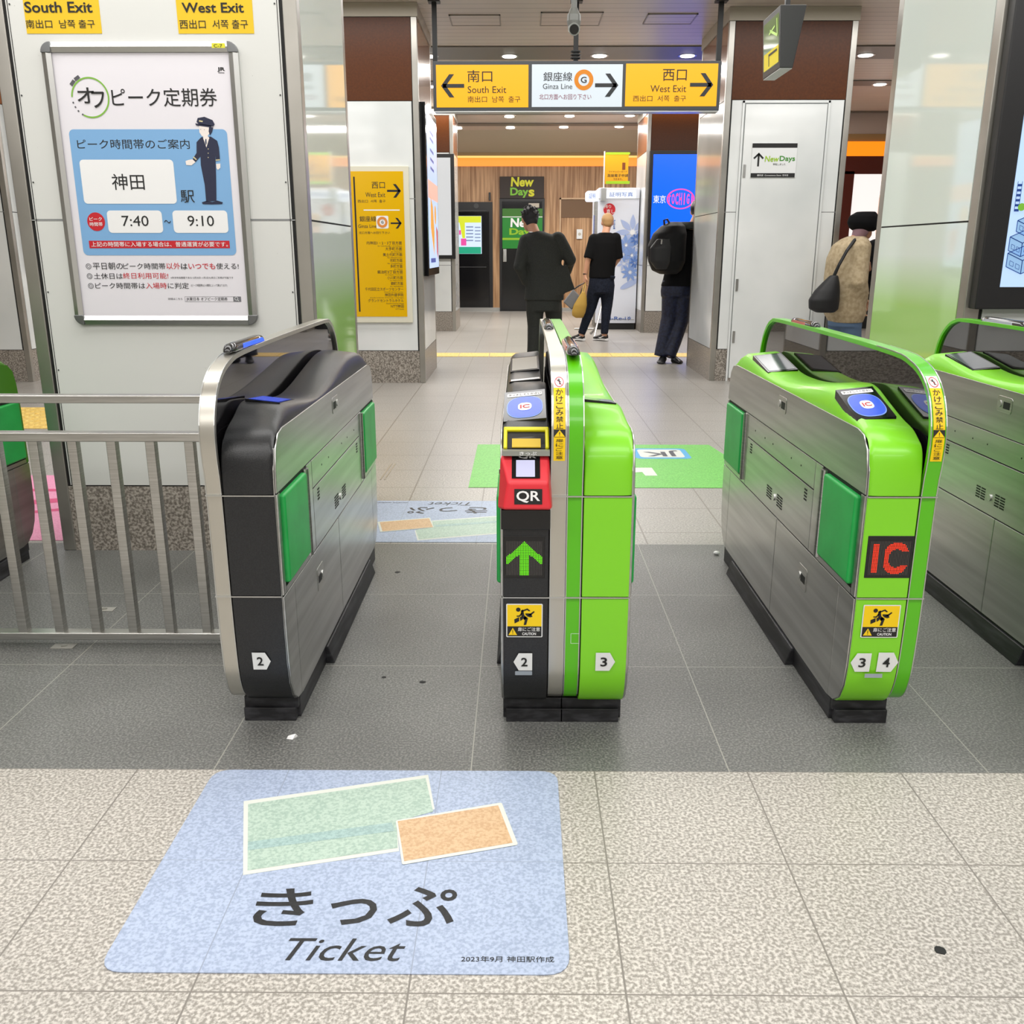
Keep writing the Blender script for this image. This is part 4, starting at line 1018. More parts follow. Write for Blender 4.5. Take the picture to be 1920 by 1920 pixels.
for k_ in range(3): b.tube([(xx + .04 * math.cos(a * PI / 6), YS + .05 + .04 * math.sin(a * PI / 6), q[3] + .03 + k_ * .025) for a in range(13)], .006, 6)
b.build('coiled_cable', m_dkgrey, t)
S4 = lambda a, b_, c, d: bxY(YS, 800 + a / 3.4286, 90 + b_ / 3.4286, 800 + c / 3.4286, 90 + d / 3.4286)
P4_ = lambda x, y: (lambda v: (v.x, v.z))(atY(800 + x / 3.4286, 90 + y / 3.4286, YS))
m_sy = mat('lit_yellow', '#ffb400', .5, emit=.82); m_sw = mat('lit_white', '#dbe5ec', .5, emit=.75)
SF = FY(YS)
pans = []
for nm, m_, r_ in (('south_panel', m_sy, (62, 108, 654, 382)), ('line_panel', m_sw, (676, 105, 1258, 379)), ('west_panel', m_sy, (1278, 100, 1868, 375))):
    pans.append(Flat(SF).rect(*S4(*r_), .002).build(nm, m_, t))
m_sarr = mat('sign_dark', '#26292c', .5)
ax = lambda x, y: P4_(x, y)
f = Flat(SF); c_ = ax(167, 244); arrow(f, c_[0], c_[1], .20, PI, .155, .005); f.build('arrow', m_sarr, pans[0])
f = Flat(SF); c_ = ax(1157, 240); arrow(f, c_[0], c_[1], .20, 0, .155, .005); f.build('arrow', m_sarr, pans[1])
f = Flat(SF); c_ = ax(1767, 237); arrow(f, c_[0], c_[1], .20, 0, .155, .005); f.build('arrow', m_sarr, pans[2])
f = Flat(SF); H5 = .005
f.text('南口', *S4(262, 143, 422, 220), h=H5, bold=.02).text('South Exit', *S4(264, 246, 512, 290), h=H5).text('南出口  남쪽  출구', *S4(264, 310, 602, 350), h=H5); f.build('lettering', m_ink, pans[0])
f = Flat(SF); f.text('銀座線', *S4(750, 155, 936, 214), h=H5, bold=.015).text('Ginza Line', *S4(747, 230, 936, 264), h=H5); f.text('G', *S4(990, 186, 1028, 226), h=.010, bold=.04); f.build('lettering', m_ink, pans[1])
f = Flat(SF); f.text('北口方面へお回り下さい', *S4(724, 296, 1058, 332), h=H5, bold=.01); f.build('maroon_lettering', mat('maroon_ink', '#7a1f3c', .5), pans[1])
f = Flat(SF); c_ = ax(1010, 206); f.ring(c_[0], c_[1], .047, .082, .006); f.build('line_ring', mat('line_orange', '#f59200', .4, emit=.5), pans[1])
f = Flat(SF); f.text('西口', *S4(1518, 136, 1672, 212), h=H5, bold=.02).text('West Exit', *S4(1438, 240, 1668, 284), h=H5).text('西出口  서쪽  출구', *S4(1326, 305, 1666, 344), h=H5); f.build('lettering', m_ink, pans[2])

# CCTV camera in front of the sign
YC = 6.4; c_ = atY(1076, 40, YC)
t = thing('security_camera', 'grey dome security camera on a stem in front of hanging sign', 'camera', (c_.x, YC, c_.z))
g_ = mat('camera_grey', '#6f706c', .35)
MB().cyl((c_.x, YC, c_.z + .02), (c_.x, YC, CEIL), .018, n=16).build('stem', g_, t)
b = MB(); rings = []
for z_, r_ in ((-.035, .038), (.0, .044), (.035, .042), (.055, .03), (.075, .022)): rings.append([(c_.x + r_ * math.cos(a * PI / 10), YC + r_ * math.sin(a * PI / 10), c_.z + z_) for a in range(20)])
b.loft(rings).build('housing', g_, t)
b = MB(); cc = (c_.x, YC - .02, c_.z - .045); b.cyl((cc[0], YC + .03, cc[2] + .01), (cc[0], YC - .055, cc[2] - .012), .036, .036, 24).build('lens_barrel', mat('camera_light', '#8d8e8a', .3), t)
MB().cyl((cc[0], YC - .055, cc[2] - .012), (cc[0], YC - .060, cc[2] - .0135), .029, .027, 24).build('lens', m_blackg, t)

# hanging wedge-shaped monitor, upper right
t = thing('hanging_monitor', 'dark wedge-shaped hanging monitor with green and yellow glass face, upper right', 'monitor', (1.43, 5.5, 2.15))
ya, yb_ = 5.40, 5.76; zb_, zt_ = 2.15, 2.455
MB().hexa([(1.392, ya, zb_), (1.462, ya, zb_), (1.462, yb_, zb_), (1.392, yb_, zb_), (1.372, ya, zt_), (1.512, ya, zt_), (1.512, yb_, zt_), (1.372, yb_, zt_)]).build('housing', m_dkgrey, t, bevel=.004)
MB().box(1.395, 1.459, ya + .005, yb_ - .004, zb_ - .004, zb_).build('underside', mat('monitor_under', '#c9c9cb', .4), t)
fm = lambda u, v, h: (1.392 - .02 * (v - zb_) / (zt_ - zb_) - h, u, v)
Flat(fm).rrect(ya + .02, zb_ + .03, yb_ - .02, zt_ - .03, .015, .001).build('glass_face', mat('monitor_glass', '#788a5e', .08), t)
Flat(fm).rect(ya + .022, zb_ + .034, yb_ - .03, zb_ + .12, .0018).build('yellow_area', mat('monitor_yellow', '#d9c400', .3, emit=.25), t)
f = Flat(fm); f.line(ya + .06, zt_ - .05, ya + .05, zb_ + .17, .014, .003).line(ya + .05, zb_ + .17, ya + .2, zb_ + .22, .014, .003).line(ya + .1, zt_ - .08, ya + .22, zt_ - .10, .010, .003); f.build('glyph_strokes', mat('monitor_green', '#a9cf4e', .3, emit=.2), t)
f = Flat(fm); f.line(ya + .05, zb_ + .10, ya + .22, zb_ + .10, .012, .003).line(ya + .22, zb_ + .105, ya + .22, zb_ + .045, .012, .003); f.build('dark_strokes', m_dkgrey, t)
MB().box(1.43, 1.455, 5.52, 5.545, zt_, CEIL).build('hanging_rod', m_dkgrey, t)

# ceiling hatches, downlights, detectors
for i, (x0, y0, x1, y1, lab) in enumerate(((847, 47, 938, 27, 'square access hatch in the slatted ceiling, leftmost'), (1012, 47, 1132, 22, 'square access hatch in slatted ceiling behind the security camera'), (1205, 44, 1290, 25, 'square access hatch in slatted ceiling in the blue reflection'))):
    a = gnd(x0, y0, CEIL); c = gnd(x1, y1, CEIL)
    b = MB(); w_ = .012
    X0_, X1_, Y0_, Y1_ = a.x, c.x, min(a.y, c.y), max(a.y, c.y)
    X1_ = X0_ + max(.45, X1_ - X0_)
    P = [(X0_, Y0_), (X1_, Y0_), (X1_, Y1_), (X0_, Y1_)]
    o = MB().box(X0_ + w_, X1_ - w_, Y0_ + w_, Y1_ - w_, CEIL - .006, CEIL - .0005).build('access_hatch', m_ceil); tag(o, lab, 'ceiling hatch', 'ceiling hatches')
    b.box(X0_, X1_, Y0_, Y0_ + w_, CEIL - .009, CEIL - .0005).box(X0_, X1_, Y1_ - w_, Y1_, CEIL - .009, CEIL - .0005).box(X0_, X0_ + w_, Y0_, Y1_, CEIL - .009, CEIL - .0005).box(X1_ - w_, X1_, Y0_, Y1_, CEIL - .009, CEIL - .0005)
    b.build('rim', mat('hatch_rim', '#9b9186', .4), o)
m_down = mat('downlight_glow', '#fff8ee', .4, emit=6.)
rows = [[(805, 103), (955, 103), (1124, 102), (1289, 102), (1623, 101)], [(806, 160), (1650, 156)], [(955, 217), (1068, 216), (1181, 215)], [(858, 239), (957, 238), (1057, 237), (1161, 236)]]
names = ['in front ceiling slot', 'in second ceiling slot', 'in third ceiling slot, below the hanging sign', 'in rearmost ceiling slot, above the soffit']
ords = ['leftmost', 'second from left', 'third from left', 'fourth from left', 'rightmost']
for j, row in enumerate(rows):
    for i, (x, y) in enumerate(row):
        p_ = gnd(x, y, CEIL); r_ = .10
        o = MB().cyl((p_.x, p_.y, CEIL - .016), (p_.x, p_.y, CEIL - .012), r_, n=28).build('downlight', m_alu)
        e = ords[i] if not (j == 1 and i == 1) else 'at far right'
        if j == 0 and i == 4: e = 'at far right beside right pillar'
        tag(o, 'round lit downlight %s, %s' % (names[j], e), 'ceiling light', 'ceiling downlights')
        b = MB(); n_ = 28
        b.ball((p_.x, p_.y, CEIL - .016), (r_ * .8, r_ * .8, .014), 20, 6).build('bulb_glow', m_down, o, smooth=True)

# ================================================================== GUIDE BOARD ON MID-LEFT PILLAR
YG = 8.718
S5 = lambda a, b_, c, d: bxY(YG, 640 + a / 4.174, 280 + b_ / 4.174, 640 + c / 4.174, 280 + d / 4.174)
Q5 = lambda x, y: (lambda v: (v.x, v.z))(atY(640 + x / 4.174, 280 + y / 4.174, YG))
bx0, bz0, bx1, bz1 = -1.60, .565, -1.0, 1.935
t = thing('guide_board', 'yellow exit guide board in cream frame on pillar behind left gate', 'sign', (-1.3, YG, bz0))
MB().box(bx0 - .03, bx1 + .004, YG - .03, YG, bz0, bz1).build('frame', mat('board_frame', '#ddd9c6', .4), t, bevel=.004)
GF = lambda u, v, h: (u, YG - .031 - h, v)
yb0 = MB().box(bx0 + .02, bx1 - .045, YG - .033, YG - .03, bz0 + .055, bz1 - .045).build('yellow_panel', mat('board_yellow', '#dfae00', .2, emit=.06), t)
f = Flat(GF); f.line(bx0 + .115, bz0 + .10, bx0 + .115, bz1 - .09, .014, .003)
RM = bx1 - .075    # right margin of the lettering
def row(t_, z0, z1, wdt, bold=.01, right=RM): f.text(t_, right - wdt, z0, right, z1, h=.003, bold=bold)
row('西口', 1.745, 1.800, .118, .01, RM - .135); row('West Exit', 1.672, 1.712, .178, 0, RM - .135); row('西出口  서쪽  출구', 1.625, 1.650, .25, 0, RM - .135)
arrow(f, RM - .055, 1.725, .125, 0, .14, .003)
row('銀座線', 1.462, 1.510, .150, .01, RM - .225); row('Ginza Line', 1.408, 1.438, .165, 0, RM - .225)
arrow(f, RM - .045, 1.448, .10, 0, .14, .003); row('北口方面へお回り下さい', 1.355, 1.377, .28, .005, RM - .105)
lst = [('内神田1・2・3丁目方面', 'for Uchi-Kanda 1-2-3-chome', .40), ('大手町方面', 'for Otemachi', .19), ('美土代町方面', 'for Mitoshirocho', .22), ('司町方面', 'for Tsukasamachi', .14), ('多町方面', 'for Tacho', .14), ('鍛冶町3丁目方面', 'for Kajicho 3-chome', .29),
       ('小川町方面', 'for Ogawamachi', .18), ('錦町方面', 'for Nishikicho', .14), ('千代田区立スポーツセンター', 'Chiyoda Sports Center', .44), ('神田外語学院', 'Kanda Institute of Foreign Languages', .215), ('グランドセントラルホテル', 'Grand Central Hotel', .41), ('NTT神田', 'NTT Kanda', .15)]
z = 1.262
for a_, e_, w_ in lst:
    row(a_, z, z + .030, w_ * .80, .006); row(e_, z - .017, z - .006, min(.34, .0085 * len(e_)), 0); z -= .0495 * 1.0 * (1.262 - .70) / (11 * .0495)
f.build('lettering', m_ink, yb0)
f = Flat(GF); f.rect(bx0 + .19, 1.556, bx1 - .085, 1.566, .003).rrect(RM - .225, 1.402, RM - .115, 1.512, .012, .003); f.build('white_marks', m_cardw, yb0)
f = Flat(GF); f.ring(RM - .17, 1.457, .026, .047, .005); f.build('line_ring', mat('ring_brown', '#e08a3a', .4), yb0)
f = Flat(GF); f.text('G', RM - .181, 1.445, RM - .159, 1.469, h=.006, bold=.04); f.build('ring_letter', m_ink, yb0)

# lit advertising display on the side of that pillar
xp = -.845
y0_, y1_ = 8.80, 10.28
t = thing('advertising_display', 'slim lit advertising display on side of pillar behind left gate', 'screen', (xp, 9.5, 1.02))
MB().box(-.895, xp, y0_, 9.93, .98, 2.48).build('frame', m_blackg, t, bevel=.006)
FS = lambda u, v, h: (xp + .001 + h, u, v)
sc = Flat(FS).rect(y0_ + .07, 1.05, 9.88, 2.42, .001).build('screen', mat('ad_screen_blue', '#bcd4f6', .3, emit=.95), t)
f = Flat(FS); f.text('Suica', y0_ + .2, 2.0, y0_ + .55, 2.2, bold=.03, h=.003) if False else None
f = Flat(FS); f.rect(y0_ + .07, 1.68, 9.88, 1.84, .002); f.build('peach_band', mat('ad_peach', '#f7b9a4', .4, emit=.9), sc)
f = Flat(FS); f.poly([(9.1, 1.7), (9.3, 1.62), (9.42, 1.38), (9.36, 1.16), (9.2, 1.30), (9.05, 1.42)], .003).disc(9.55, 1.55, .09, .003); f.build('orange_shapes', mat('ad_orange', '#f2a61e', .4, emit=.8), sc)
f = Flat(FS); f.poly([(9.62, 1.45), (9.8, 1.40), (9.78, 1.12), (9.66, 1.20)], .003); f.build('red_shape', mat('ad_red', '#d2402e', .4, emit=.7), sc)
f = Flat(FS)
for zz in (2.28, 2.22, 2.12, 2.04, 1.96): f.line(9.15, zz, 9.5, zz - .01, .025, .003)
f.rect(9.0, 1.10, 9.5, 1.14, .003); f.build('blue_strokes', mat('ad_blue_ink', '#4a62c8', .4, emit=.5), sc)

# ================================================================== SERVICE DOOR PILLAR (mid right)
YD = 8.888
struct(MB().box(1.985, 2.765, YD - .004, YD + .004, .0, 2.495).build('door_1', mat('door_shadow_gap', '#8b8f8f', .5)))
dr = bpy.data.objects['door_1']; ORG['door_1'] = Vector(dr.location)
MB().box(2.012, 2.738, YD - .016, YD, .03, 2.465).build('door_leaf', m_white, dr, bevel=.003)
b = MB()
for a in ((1.985, 2.003, 0, 2.495), (2.747, 2.765, 0, 2.495), (1.985, 2.765, 2.477, 2.495)): b.box(a[0], a[1], YD - .010, YD, a[2], a[3])
b.build('door_frame', m_white, dr)
for zz in (1.905, .90, .42): MB().box(2.022, 2.045, YD - .022, YD - .014, zz - .055, zz + .055).build('door_hinge', m_alu, dr)
MB().box(2.003, 2.747, YD - .018, YD - .001, 0, .03).build('threshold', m_gran, dr)
q = bxY(8.87, 1409, 268, 1493, 333)
t = MB().box(q[0], q[2], 8.866, 8.870, q[1], q[3]).build('store_notice', m_stk); tag(t, 'white notice with up arrow and green convenience store name on white service door', 'sign')
NF = FY(8.866); NB = lambda x0, y0, x1, y1: bxY(8.866, 1280 + x0 / 3, y0 / 3, 1280 + x1 / 3, y1 / 3)
f = Flat(NF); f.rect(*NB(393, 806, 646, 831), .001).rect(*NB(382, 974, 630, 998), .001)
c0 = atY(1280 + 426 / 3, 900 / 3, 8.866); 
f.line(c0.x, c0.z - .055, c0.x, c0.z + .045, .017, .001).line(c0.x - .042, c0.z + .012, c0.x + .004, c0.z + .056, .016, .001).line(c0.x + .042, c0.z + .012, c0.x - .004, c0.z + .056, .016, .001)
f.text('移転しました', *NB(508, 918, 578, 930), h=.002); f.build('dark_print', m_ink, t)
f = Flat(NF); f.text('New', *NB(462, 877, 542, 910), bold=.04, shear=.1, h=.002); f.build('new_lettering', mat('nd_lime', '#9bc51c', .4), t)
f = Flat(NF); f.text('Days', *NB(545, 877, 632, 914), bold=.04, shear=.0, h=.002); f.build('days_lettering', mat('nd_green', '#3f8f2a', .4), t)
f = Flat(NF); f.text('便利店  Convenience Store  편의점', *NB(418, 981, 592, 991), h=.002, bold=.01); f.build('small_lettering', m_cardw, t)

# ================================================================== FAR HALL
# light box on far-left pillar and blue screen on the far-right pillar
light_panel('light_box', 'white light box with black frame on far left pillar', (-1.95, 1.095, -.985, 2.60), mat('lightbox_white', '#e2e4e6', .4, emit=.65), .055, 'Y', 14.6)
t, pn = light_panel('advertising_screen', 'large blue screen with pink TOCHIGI oval on far right pillar', (1.90, 1.13, 3.1, 2.62), mat('screen_blue', '#0058ff', .3, emit=1.5), .05, 'Y', 14.4)
YB = 14.335
SFb = FY(YB)
f = Flat(SFb); f.text('東京', *bxY(YB, 1225, 366, 1248, 381), bold=.02, h=.004); 
for y_ in (455, 464, 470, 476): f.rect(*bxY(YB, 1217, y_, 1220, y_ + 3), .003)
f.build('white_lettering', mat('screen_white', '#f4f4ff', .4, emit=1.), pn)
f = Flat(SFb); c0 = atY(1276, 373, YB); f.ring(c0.x, c0.z, .128, .145, .004, 48, k=1.42)
for i_, ch in enumerate('TOCHIGI'):
    xx = c0.x - .165 + i_ * .055; hh = .085 * math.sqrt(max(.1, 1 - ((xx - c0.x) / .21) ** 2))
    f.text(ch, xx - (.021 if ch != 'I' else .008), c0.z - hh, xx + (.021 if ch != 'I' else .008), c0.z + hh, bold=.06, h=.004)
f.build('pink_oval_lettering', mat('screen_pink', '#ff4fa8', .4, emit=1.), pn)
# store door with banner
q = bxY(WB, 937, 372, 1020, 583); dx0, dx1 = q[0], q[2]
struct(MB().box(dx0, dx1, WB - .06, WB, 0, q[3]).build('door_2', m_black)); dr = bpy.data.objects['door_2']; ORG['door_2'] = Vector(dr.location)
MB().box(dx0 + .05, dx1 - .05, WB - .07, WB - .05, .02, q[3] - .06).build('door_leaf', m_blackg, dr)
q = bxY(WB - .075, 942, 391, 1017, 466); DF = FY(WB - .072)
gp = Flat(DF).rect(*q, .002).build('green_sign', mat('nd_sign_green', '#17992b', .4, emit=.35), dr)
Flat(DF).rect(*bxY(WB - .075, 942, 391, 1017, 406), .004).build('dark_green_band', mat('nd_dark_green', '#2f6a12', .4, emit=.1), dr)
f = Flat(DF); f.text('New', *bxY(WB - .075, 957, 409, 1002, 426), bold=.05, shear=.05, h=.006); f.rect(*bxY(WB - .075, 942, 406, 1017, 407.4), .006); f.build('white_lettering', m_cardw, dr)
f = Flat(DF); f.text('Days', *bxY(WB - .075, 955, 428, 1003, 444), bold=.05, h=.006).rect(*bxY(WB - .075, 942, 446, 1017, 450), .006); f.build('lime_lettering', mat('nd_lime_lit', '#a8d81e', .4, emit=.4), dr)
q = bxY(WB - .08, 943, 467, 950, 491); MB().box(q[0], q[2], WB - .10, WB - .07, q[1], q[3]).build('door_handle', m_alu, dr, bevel=.01)
q = bxY(WB - .08, 991, 381, 1011, 389); Flat(DF).rect(*q, .004).build('door_closer', m_beige, dr)
q = bxY(WB - .07, 937, 331, 1020, 372)
t = MB().box(q[0], q[2], WB - .09, WB - .061, q[1], q[3]).build('store_banner', mat('banner_brown', '#2c2019', .55), bevel=.004); tag(t, 'dark brown fabric banner with yellow and lime store name above far door', 'banner')
BFn = FY(WB - .092); NB2 = lambda a, b_, c, d: bxY(WB - .092, 840 + a / 6, 280 + b_ / 6, 840 + c / 6, 280 + d / 6)
f = Flat(BFn); f.text('New', *NB2(706, 312, 966, 420), bold=.055, shear=.08, h=.004).text('s', *NB2(906, 452, 972, 532), bold=.055, h=.004); f.build('yellow_lettering', mat('nd_yellow', '#f5f000', .4, emit=.35), t)
f = Flat(BFn); f.text('Day', *NB2(700, 430, 905, 545), bold=.055, h=.004); f.build('lime_lettering', mat('nd_lime2', '#8fdc2a', .4, emit=.3), t)
# left black double door
q = bxY(WB, 850, 379, 924, 576)
struct(MB().box(q[0], q[2], WB - .06, WB, .04, q[3]).build('door_3', m_black)); dr = bpy.data.objects['door_3']; ORG['door_3'] = Vector(dr.location)
MB().box(q[0] + .06, q[2] - .07, WB - .075, WB - .055, .06, q[3] - .18).build('door_leaf', m_blackg, dr, bevel=.01)
for (a_, c_2) in ((394.5, 396), (500, 501.3)): MB().box(*[v for v in (lambda r_: (r_[0], r_[2], WB - .079, WB - .07, r_[1], r_[3]))(bxY(WB - .07, 862, a_, 912, c_2))]).build('door_moulding', m_dkgrey, dr)
c0 = atY(893, 386, WB - .06); MB().cyl((c0.x, WB - .075, c0.z), (c0.x, WB - .06, c0.z), .05, n=20).build('speaker_disc', m_dkgrey, dr)
MB().box(q[0], q[2] + .1, WB - .08, WB - .05, 0, .075).build('kick_plate', m_alu, dr)
q = bxY(WB - .1, 856, 405, 903, 476)
t = MB().box(q[0], q[2], WB - .12, WB - .079, q[1], q[3]).build('information_screen', mat('info_green_blue', '#cfe0f4', .4, emit=.9), bevel=.004); tag(t, 'bright information screen with yellow top and teal foot on far black door', 'screen')
IF = FY(WB - .121); NI = lambda a, b_, c, d: bxY(WB - .12, 840 + a / 6, 280 + b_ / 6, 840 + c / 6, 280 + d / 6)
Flat(IF).rect(*NI(92, 752, 372, 824), .003).poly([(NI(130, 824, 190, 1020)[0], NI(0, 824, 1, 824.1)[3]), (NI(190, 824, 191, 825)[0], NI(0, 824, 1, 824.1)[3]), (NI(190, 824, 191, 825)[0], NI(0, 1000, 1, 1000.1)[3]), (NI(160, 824, 161, 825)[0], NI(0, 1000, 1, 1000.1)[3])], .003).build('yellow_area', mat('info_yellow', '#d6e020', .4, emit=.8), t)
Flat(IF).rect(*NI(92, 1098, 372, 1174), .003).build('teal_area', mat('info_teal', '#12a882', .4, emit=.7), t)
Flat(IF).rect(*NI(146, 1004, 206, 1082), .004).rect(*NI(124, 910, 146, 960), .004).build('pink_area', mat('info_pink', '#f04fa8', .4, emit=.7), t)
f = Flat(IF)
for i_ in range(5): f.rect(*NI(204, 866 + i_ * 38, 284, 880 + i_ * 38), .004).rect(*NI(302, 872 + i_ * 38, 366, 884 + i_ * 38), .004)
f.build('grey_rows', mat('info_rows', '#8fa4cc', .4, emit=.5), t)
# niche frame and switch on the timber wall
q = bxY(WB, 1048, 371, 1118, 583)
t = thing('timber_cupboard', 'flush timber cupboard with darker recess right of the store door', 'cupboard', ((q[0] + q[2]) / 2, WB, 0))
MB().box(q[0], q[0] + .03, WB - .026, WB - .003, .08, q[3]).box(q[0], q[2], WB - .026, WB - .003, q[3] - .03, q[3]).build('edge_strip', mat('pale_wood', '#c9a987', .5), t)
q2 = bxY(WB, 1050, 375, 1118, 408); MB().box(q2[0], q2[2], WB - .012, WB - .004, q2[1], q2[3]).build('recess', mat('dark_wood', '#6f5236', .5), t)
q = bxY(WB - .02, 1081, 430, 1092, 448)
t = MB().box(q[0], q[2], WB - .045, WB - .02, q[1], q[3]).build('wall_intercom', m_stk, bevel=.005); tag(t, 'small white intercom box on the far timber wall', 'intercom')
Flat(FY(WB - .046)).disc((q[0] + q[2]) / 2, (q[1] + q[3]) / 2, .03, .002).build('button', m_beige, t)
t = MB().box(*[v for v in (lambda r_: (r_[0], r_[2], WB - .05, WB - .026, r_[1], r_[3]))(bxY(WB, 916.5, 361, 920, 376))]).build('door_sensor', m_black); tag(t, 'thin black door sensor above the far left black door', 'sensor')

# photo booth
YH = 14.95; q = bxY(YH, 1127, 352, 1203, 378)
hx0, hx1 = bxY(YH, 1120, 460, 1197, 470)[0], 1.845; hz = atY(1160, 352, YH).z
t = thing('photo_booth', 'white ID photo booth with blue flowers beside far right pillar', 'photo booth', ((hx0 + hx1) / 2, YH, 0))
MB().box(hx0, hx1, YH, YH + 1.2, .10, hz).build('cabinet', mat('booth_white', '#dfe3ee', .3), t, bevel=.01)
MB().box(hx0 + .03, hx1 - .01, YH + .03, YH + 1.15, 0, .10).build('booth_foot', m_black, t)
MB().box(hx0 - .0, hx1, YH - .006, YH, 1.985, 1.99).box(hx0 + .02, hx1 - .02, YH - .006, YH, .155, .16).build('panel_seam', m_trim, t)
HF = FY(YH); HB = lambda a, b_, c, d: bxY(YH, 1080 + a / 5.333, 280 + b_ / 5.333, 1080 + c / 5.333, 280 + d / 5.333)
hs = Flat(HF).rrect(*HB(300, 408, 600, 494), .02, .004).build('lit_header', mat('booth_lit', '#eef3ff', .4, emit=1.), t)
Flat(HF).text('証明写真', *HB(334, 428, 570, 474), bold=.02, h=.008).build('lettering', mat('booth_blue_ink', '#2a5aa8', .4), hs)
c0 = HB(266, 545, 402, 660); rd = Flat(HF).disc((c0[0] + c0[2]) / 2, (c0[1] + c0[3]) / 2, .092, .004).build('red_badge', m_red, t)
Flat(HF).text('撮り', *HB(280, 553, 350, 590), bold=.03, h=.007).text('直し', *HB(304, 600, 384, 640), bold=.03, h=.007).build('white_lettering', m_cardw, rd)
def flower(f_, cx, cz, R, n_, ph, wd=.16, h=.004):
    for i_ in range(n_):
        a = ph + 2 * PI * i_ / n_; pts = []
        for k_ in range(13):
            s_ = k_ / 12; ww = wd * R * math.sin(PI * s_ ** .8); pts.append((cx + math.cos(a) * R * (.16 + .84 * s_) - math.sin(a) * ww, cz + math.sin(a) * R * (.16 + .84 * s_) + math.cos(a) * ww))
        for k_ in range(11, 0, -1):
            s_ = k_ / 12; ww = wd * R * math.sin(PI * s_ ** .8); pts.append((cx + math.cos(a) * R * (.16 + .84 * s_) + math.sin(a) * ww, cz + math.sin(a) * R * (.16 + .84 * s_) - math.cos(a) * ww))
        pts = [(max(hx0 + .005, min(hx1 - .005, u)), v) for u, v in pts]; f_.poly(pts, h + .0003 * i_)
for nm, col, specs in (('pale_flowers', '#a9b8de', ((565, 830, .27, 8, PI / 2), (585, 980, .2, 7, .3), (480, 1140, .12, 7, .8))), ('blue_flowers', '#7f9bd2', ((500, 960, .17, 8, .1), (560, 1060, .14, 8, .5), (470, 1050, .13, 8, .2), (540, 1230, .15, 9, .3))), ('deep_flowers', '#4f74b8', ((600, 900, .10, 8, .5), (590, 1130, .10, 8, .1)))):
    f = Flat(HF)
    for sx, sy, R_, n_, ph in specs:
        v_ = atY(1080 + sx / 5.333, 280 + sy / 5.333, YH); flower(f, v_.x, v_.z, R_, n_, ph, h={'p': .003, 'b': .006, 'd': .009}[nm[0]])
    f.build(nm, mat(nm, col, .4), t)
f = Flat(HF); 
for sx, sy, r_ in ((565, 830, .037), (500, 960, .018), (560, 1060, .015), (540, 1230, .014)):
    v_ = atY(1080 + sx / 5.333, 280 + sy / 5.333, YH); f.disc(v_.x, v_.z, r_, .012, 20)
f.build('flower_centres', m_cardw, t)
f = Flat(HF); v_ = atY(1080 + 540 / 5.333, 280 + 1345 / 5.333, YH); pts = [(v_.x + (.17 * math.cos(a * PI / 12) * math.cos(.45) - .045 * math.sin(a * PI / 12) * math.sin(.45)), v_.z + (.17 * math.cos(a * PI / 12) * math.sin(.45) + .045 * math.sin(a * PI / 12) * math.cos(.45))) for a in range(24)]
f.poly([(min(u, hx1 - .005), v) for u, v in pts], .004); f.build('fallen_petal', mat('pale_flowers', '#a9b8de', .4), t)
f = Flat(HF); f.text('Ki-Re-i', *HB(290, 1672, 498, 1708), bold=.015, h=.004); v_ = atY(1080 + 530 / 5.333, 280 + 1690 / 5.333, YH); flower(f, v_.x, v_.z, .035, 6, .2, .2); f.text('証', *HB(372, 700, 392, 800), bold=.02, h=.004); f.build('blue_lettering', mat('booth_blue_ink', '#2a5aa8', .4), t)
q = HB(125, 412, 248, 516)
o = MB().box(q[0] - .03, hx0 + .0, YH + .05, YH + .35, q[1], q[3]).build('side_lit_sign', mat('booth_lit', '#eef3ff', .4, emit=1.), t, bevel=.03, seg=3)
Flat(FY(YH + .05)).text('証明', q[0] + .01, q[1] + .04, q[0] + .11, q[3] - .04, bold=.02, h=.004).build('lettering', mat('booth_blue_ink', '#2a5aa8', .4), o)
MB().box(hx0 - .05, hx0, YH + .08, YH + .20, .25, 1.95).build('mirror_pillar', m_steel, t)
MB().box(hx0 - .055, hx0 - .05, YH + .10, YH + .18, 1.2, 1.75).build('blue_poster', mat('booth_poster', '#3450b8', .4), t)
# flag above the booth, on a pole fixed to it
YFg = 14.80; q = bxY(YFg, 1134.5, 287.5, 1178, 345)
t = thing('flag_banner', 'small yellow flag with green top edge above the photo booth', 'banner', (q[0], YFg, q[1] - .15))
MB().box(q[0], q[2], YFg, YFg + .006, q[1], q[3]).build('cloth', mat('flag_yellow', '#dda000', .5), t)
MB().cyl((q[0] - .012, YFg + .01, q[1] - .22), (q[0] - .012, YFg + .01, q[3] + .03), .009).build('pole', m_cardw, t)
MB().box(q[0] - .05, q[0] + .03, YFg - .01, YH - .002, q[1] - .24, q[1] - .06).build('pole_clamp', m_alu, t)
HF = FY(YFg); Flat(HF).rect(*HB(290, 40, 528, 62), .002).build('green_edge', mat('flag_green', '#9ccb1a', .5), t); Flat(HF).rect(*HB(290, 325, 525, 352), .002).build('green_edge', mat('flag_green', '#9ccb1a', .5), t)
f = Flat(HF); f.text('1', *HB(452, 142, 482, 212), bold=.04, h=.003).text('マイナンバーカード', *HB(318, 222, 500, 240), bold=.03, h=.003).text('できます。', *HB(362, 296, 454, 314), bold=.02, h=.003); f.build('brown_lettering', mat('flag_brown', '#7a3b10', .5), t)
f = Flat(HF); f.text('直接電子申請', *HB(304, 254, 510, 284), bold=.025, h=.003); f.build('black_lettering', m_ink, t)
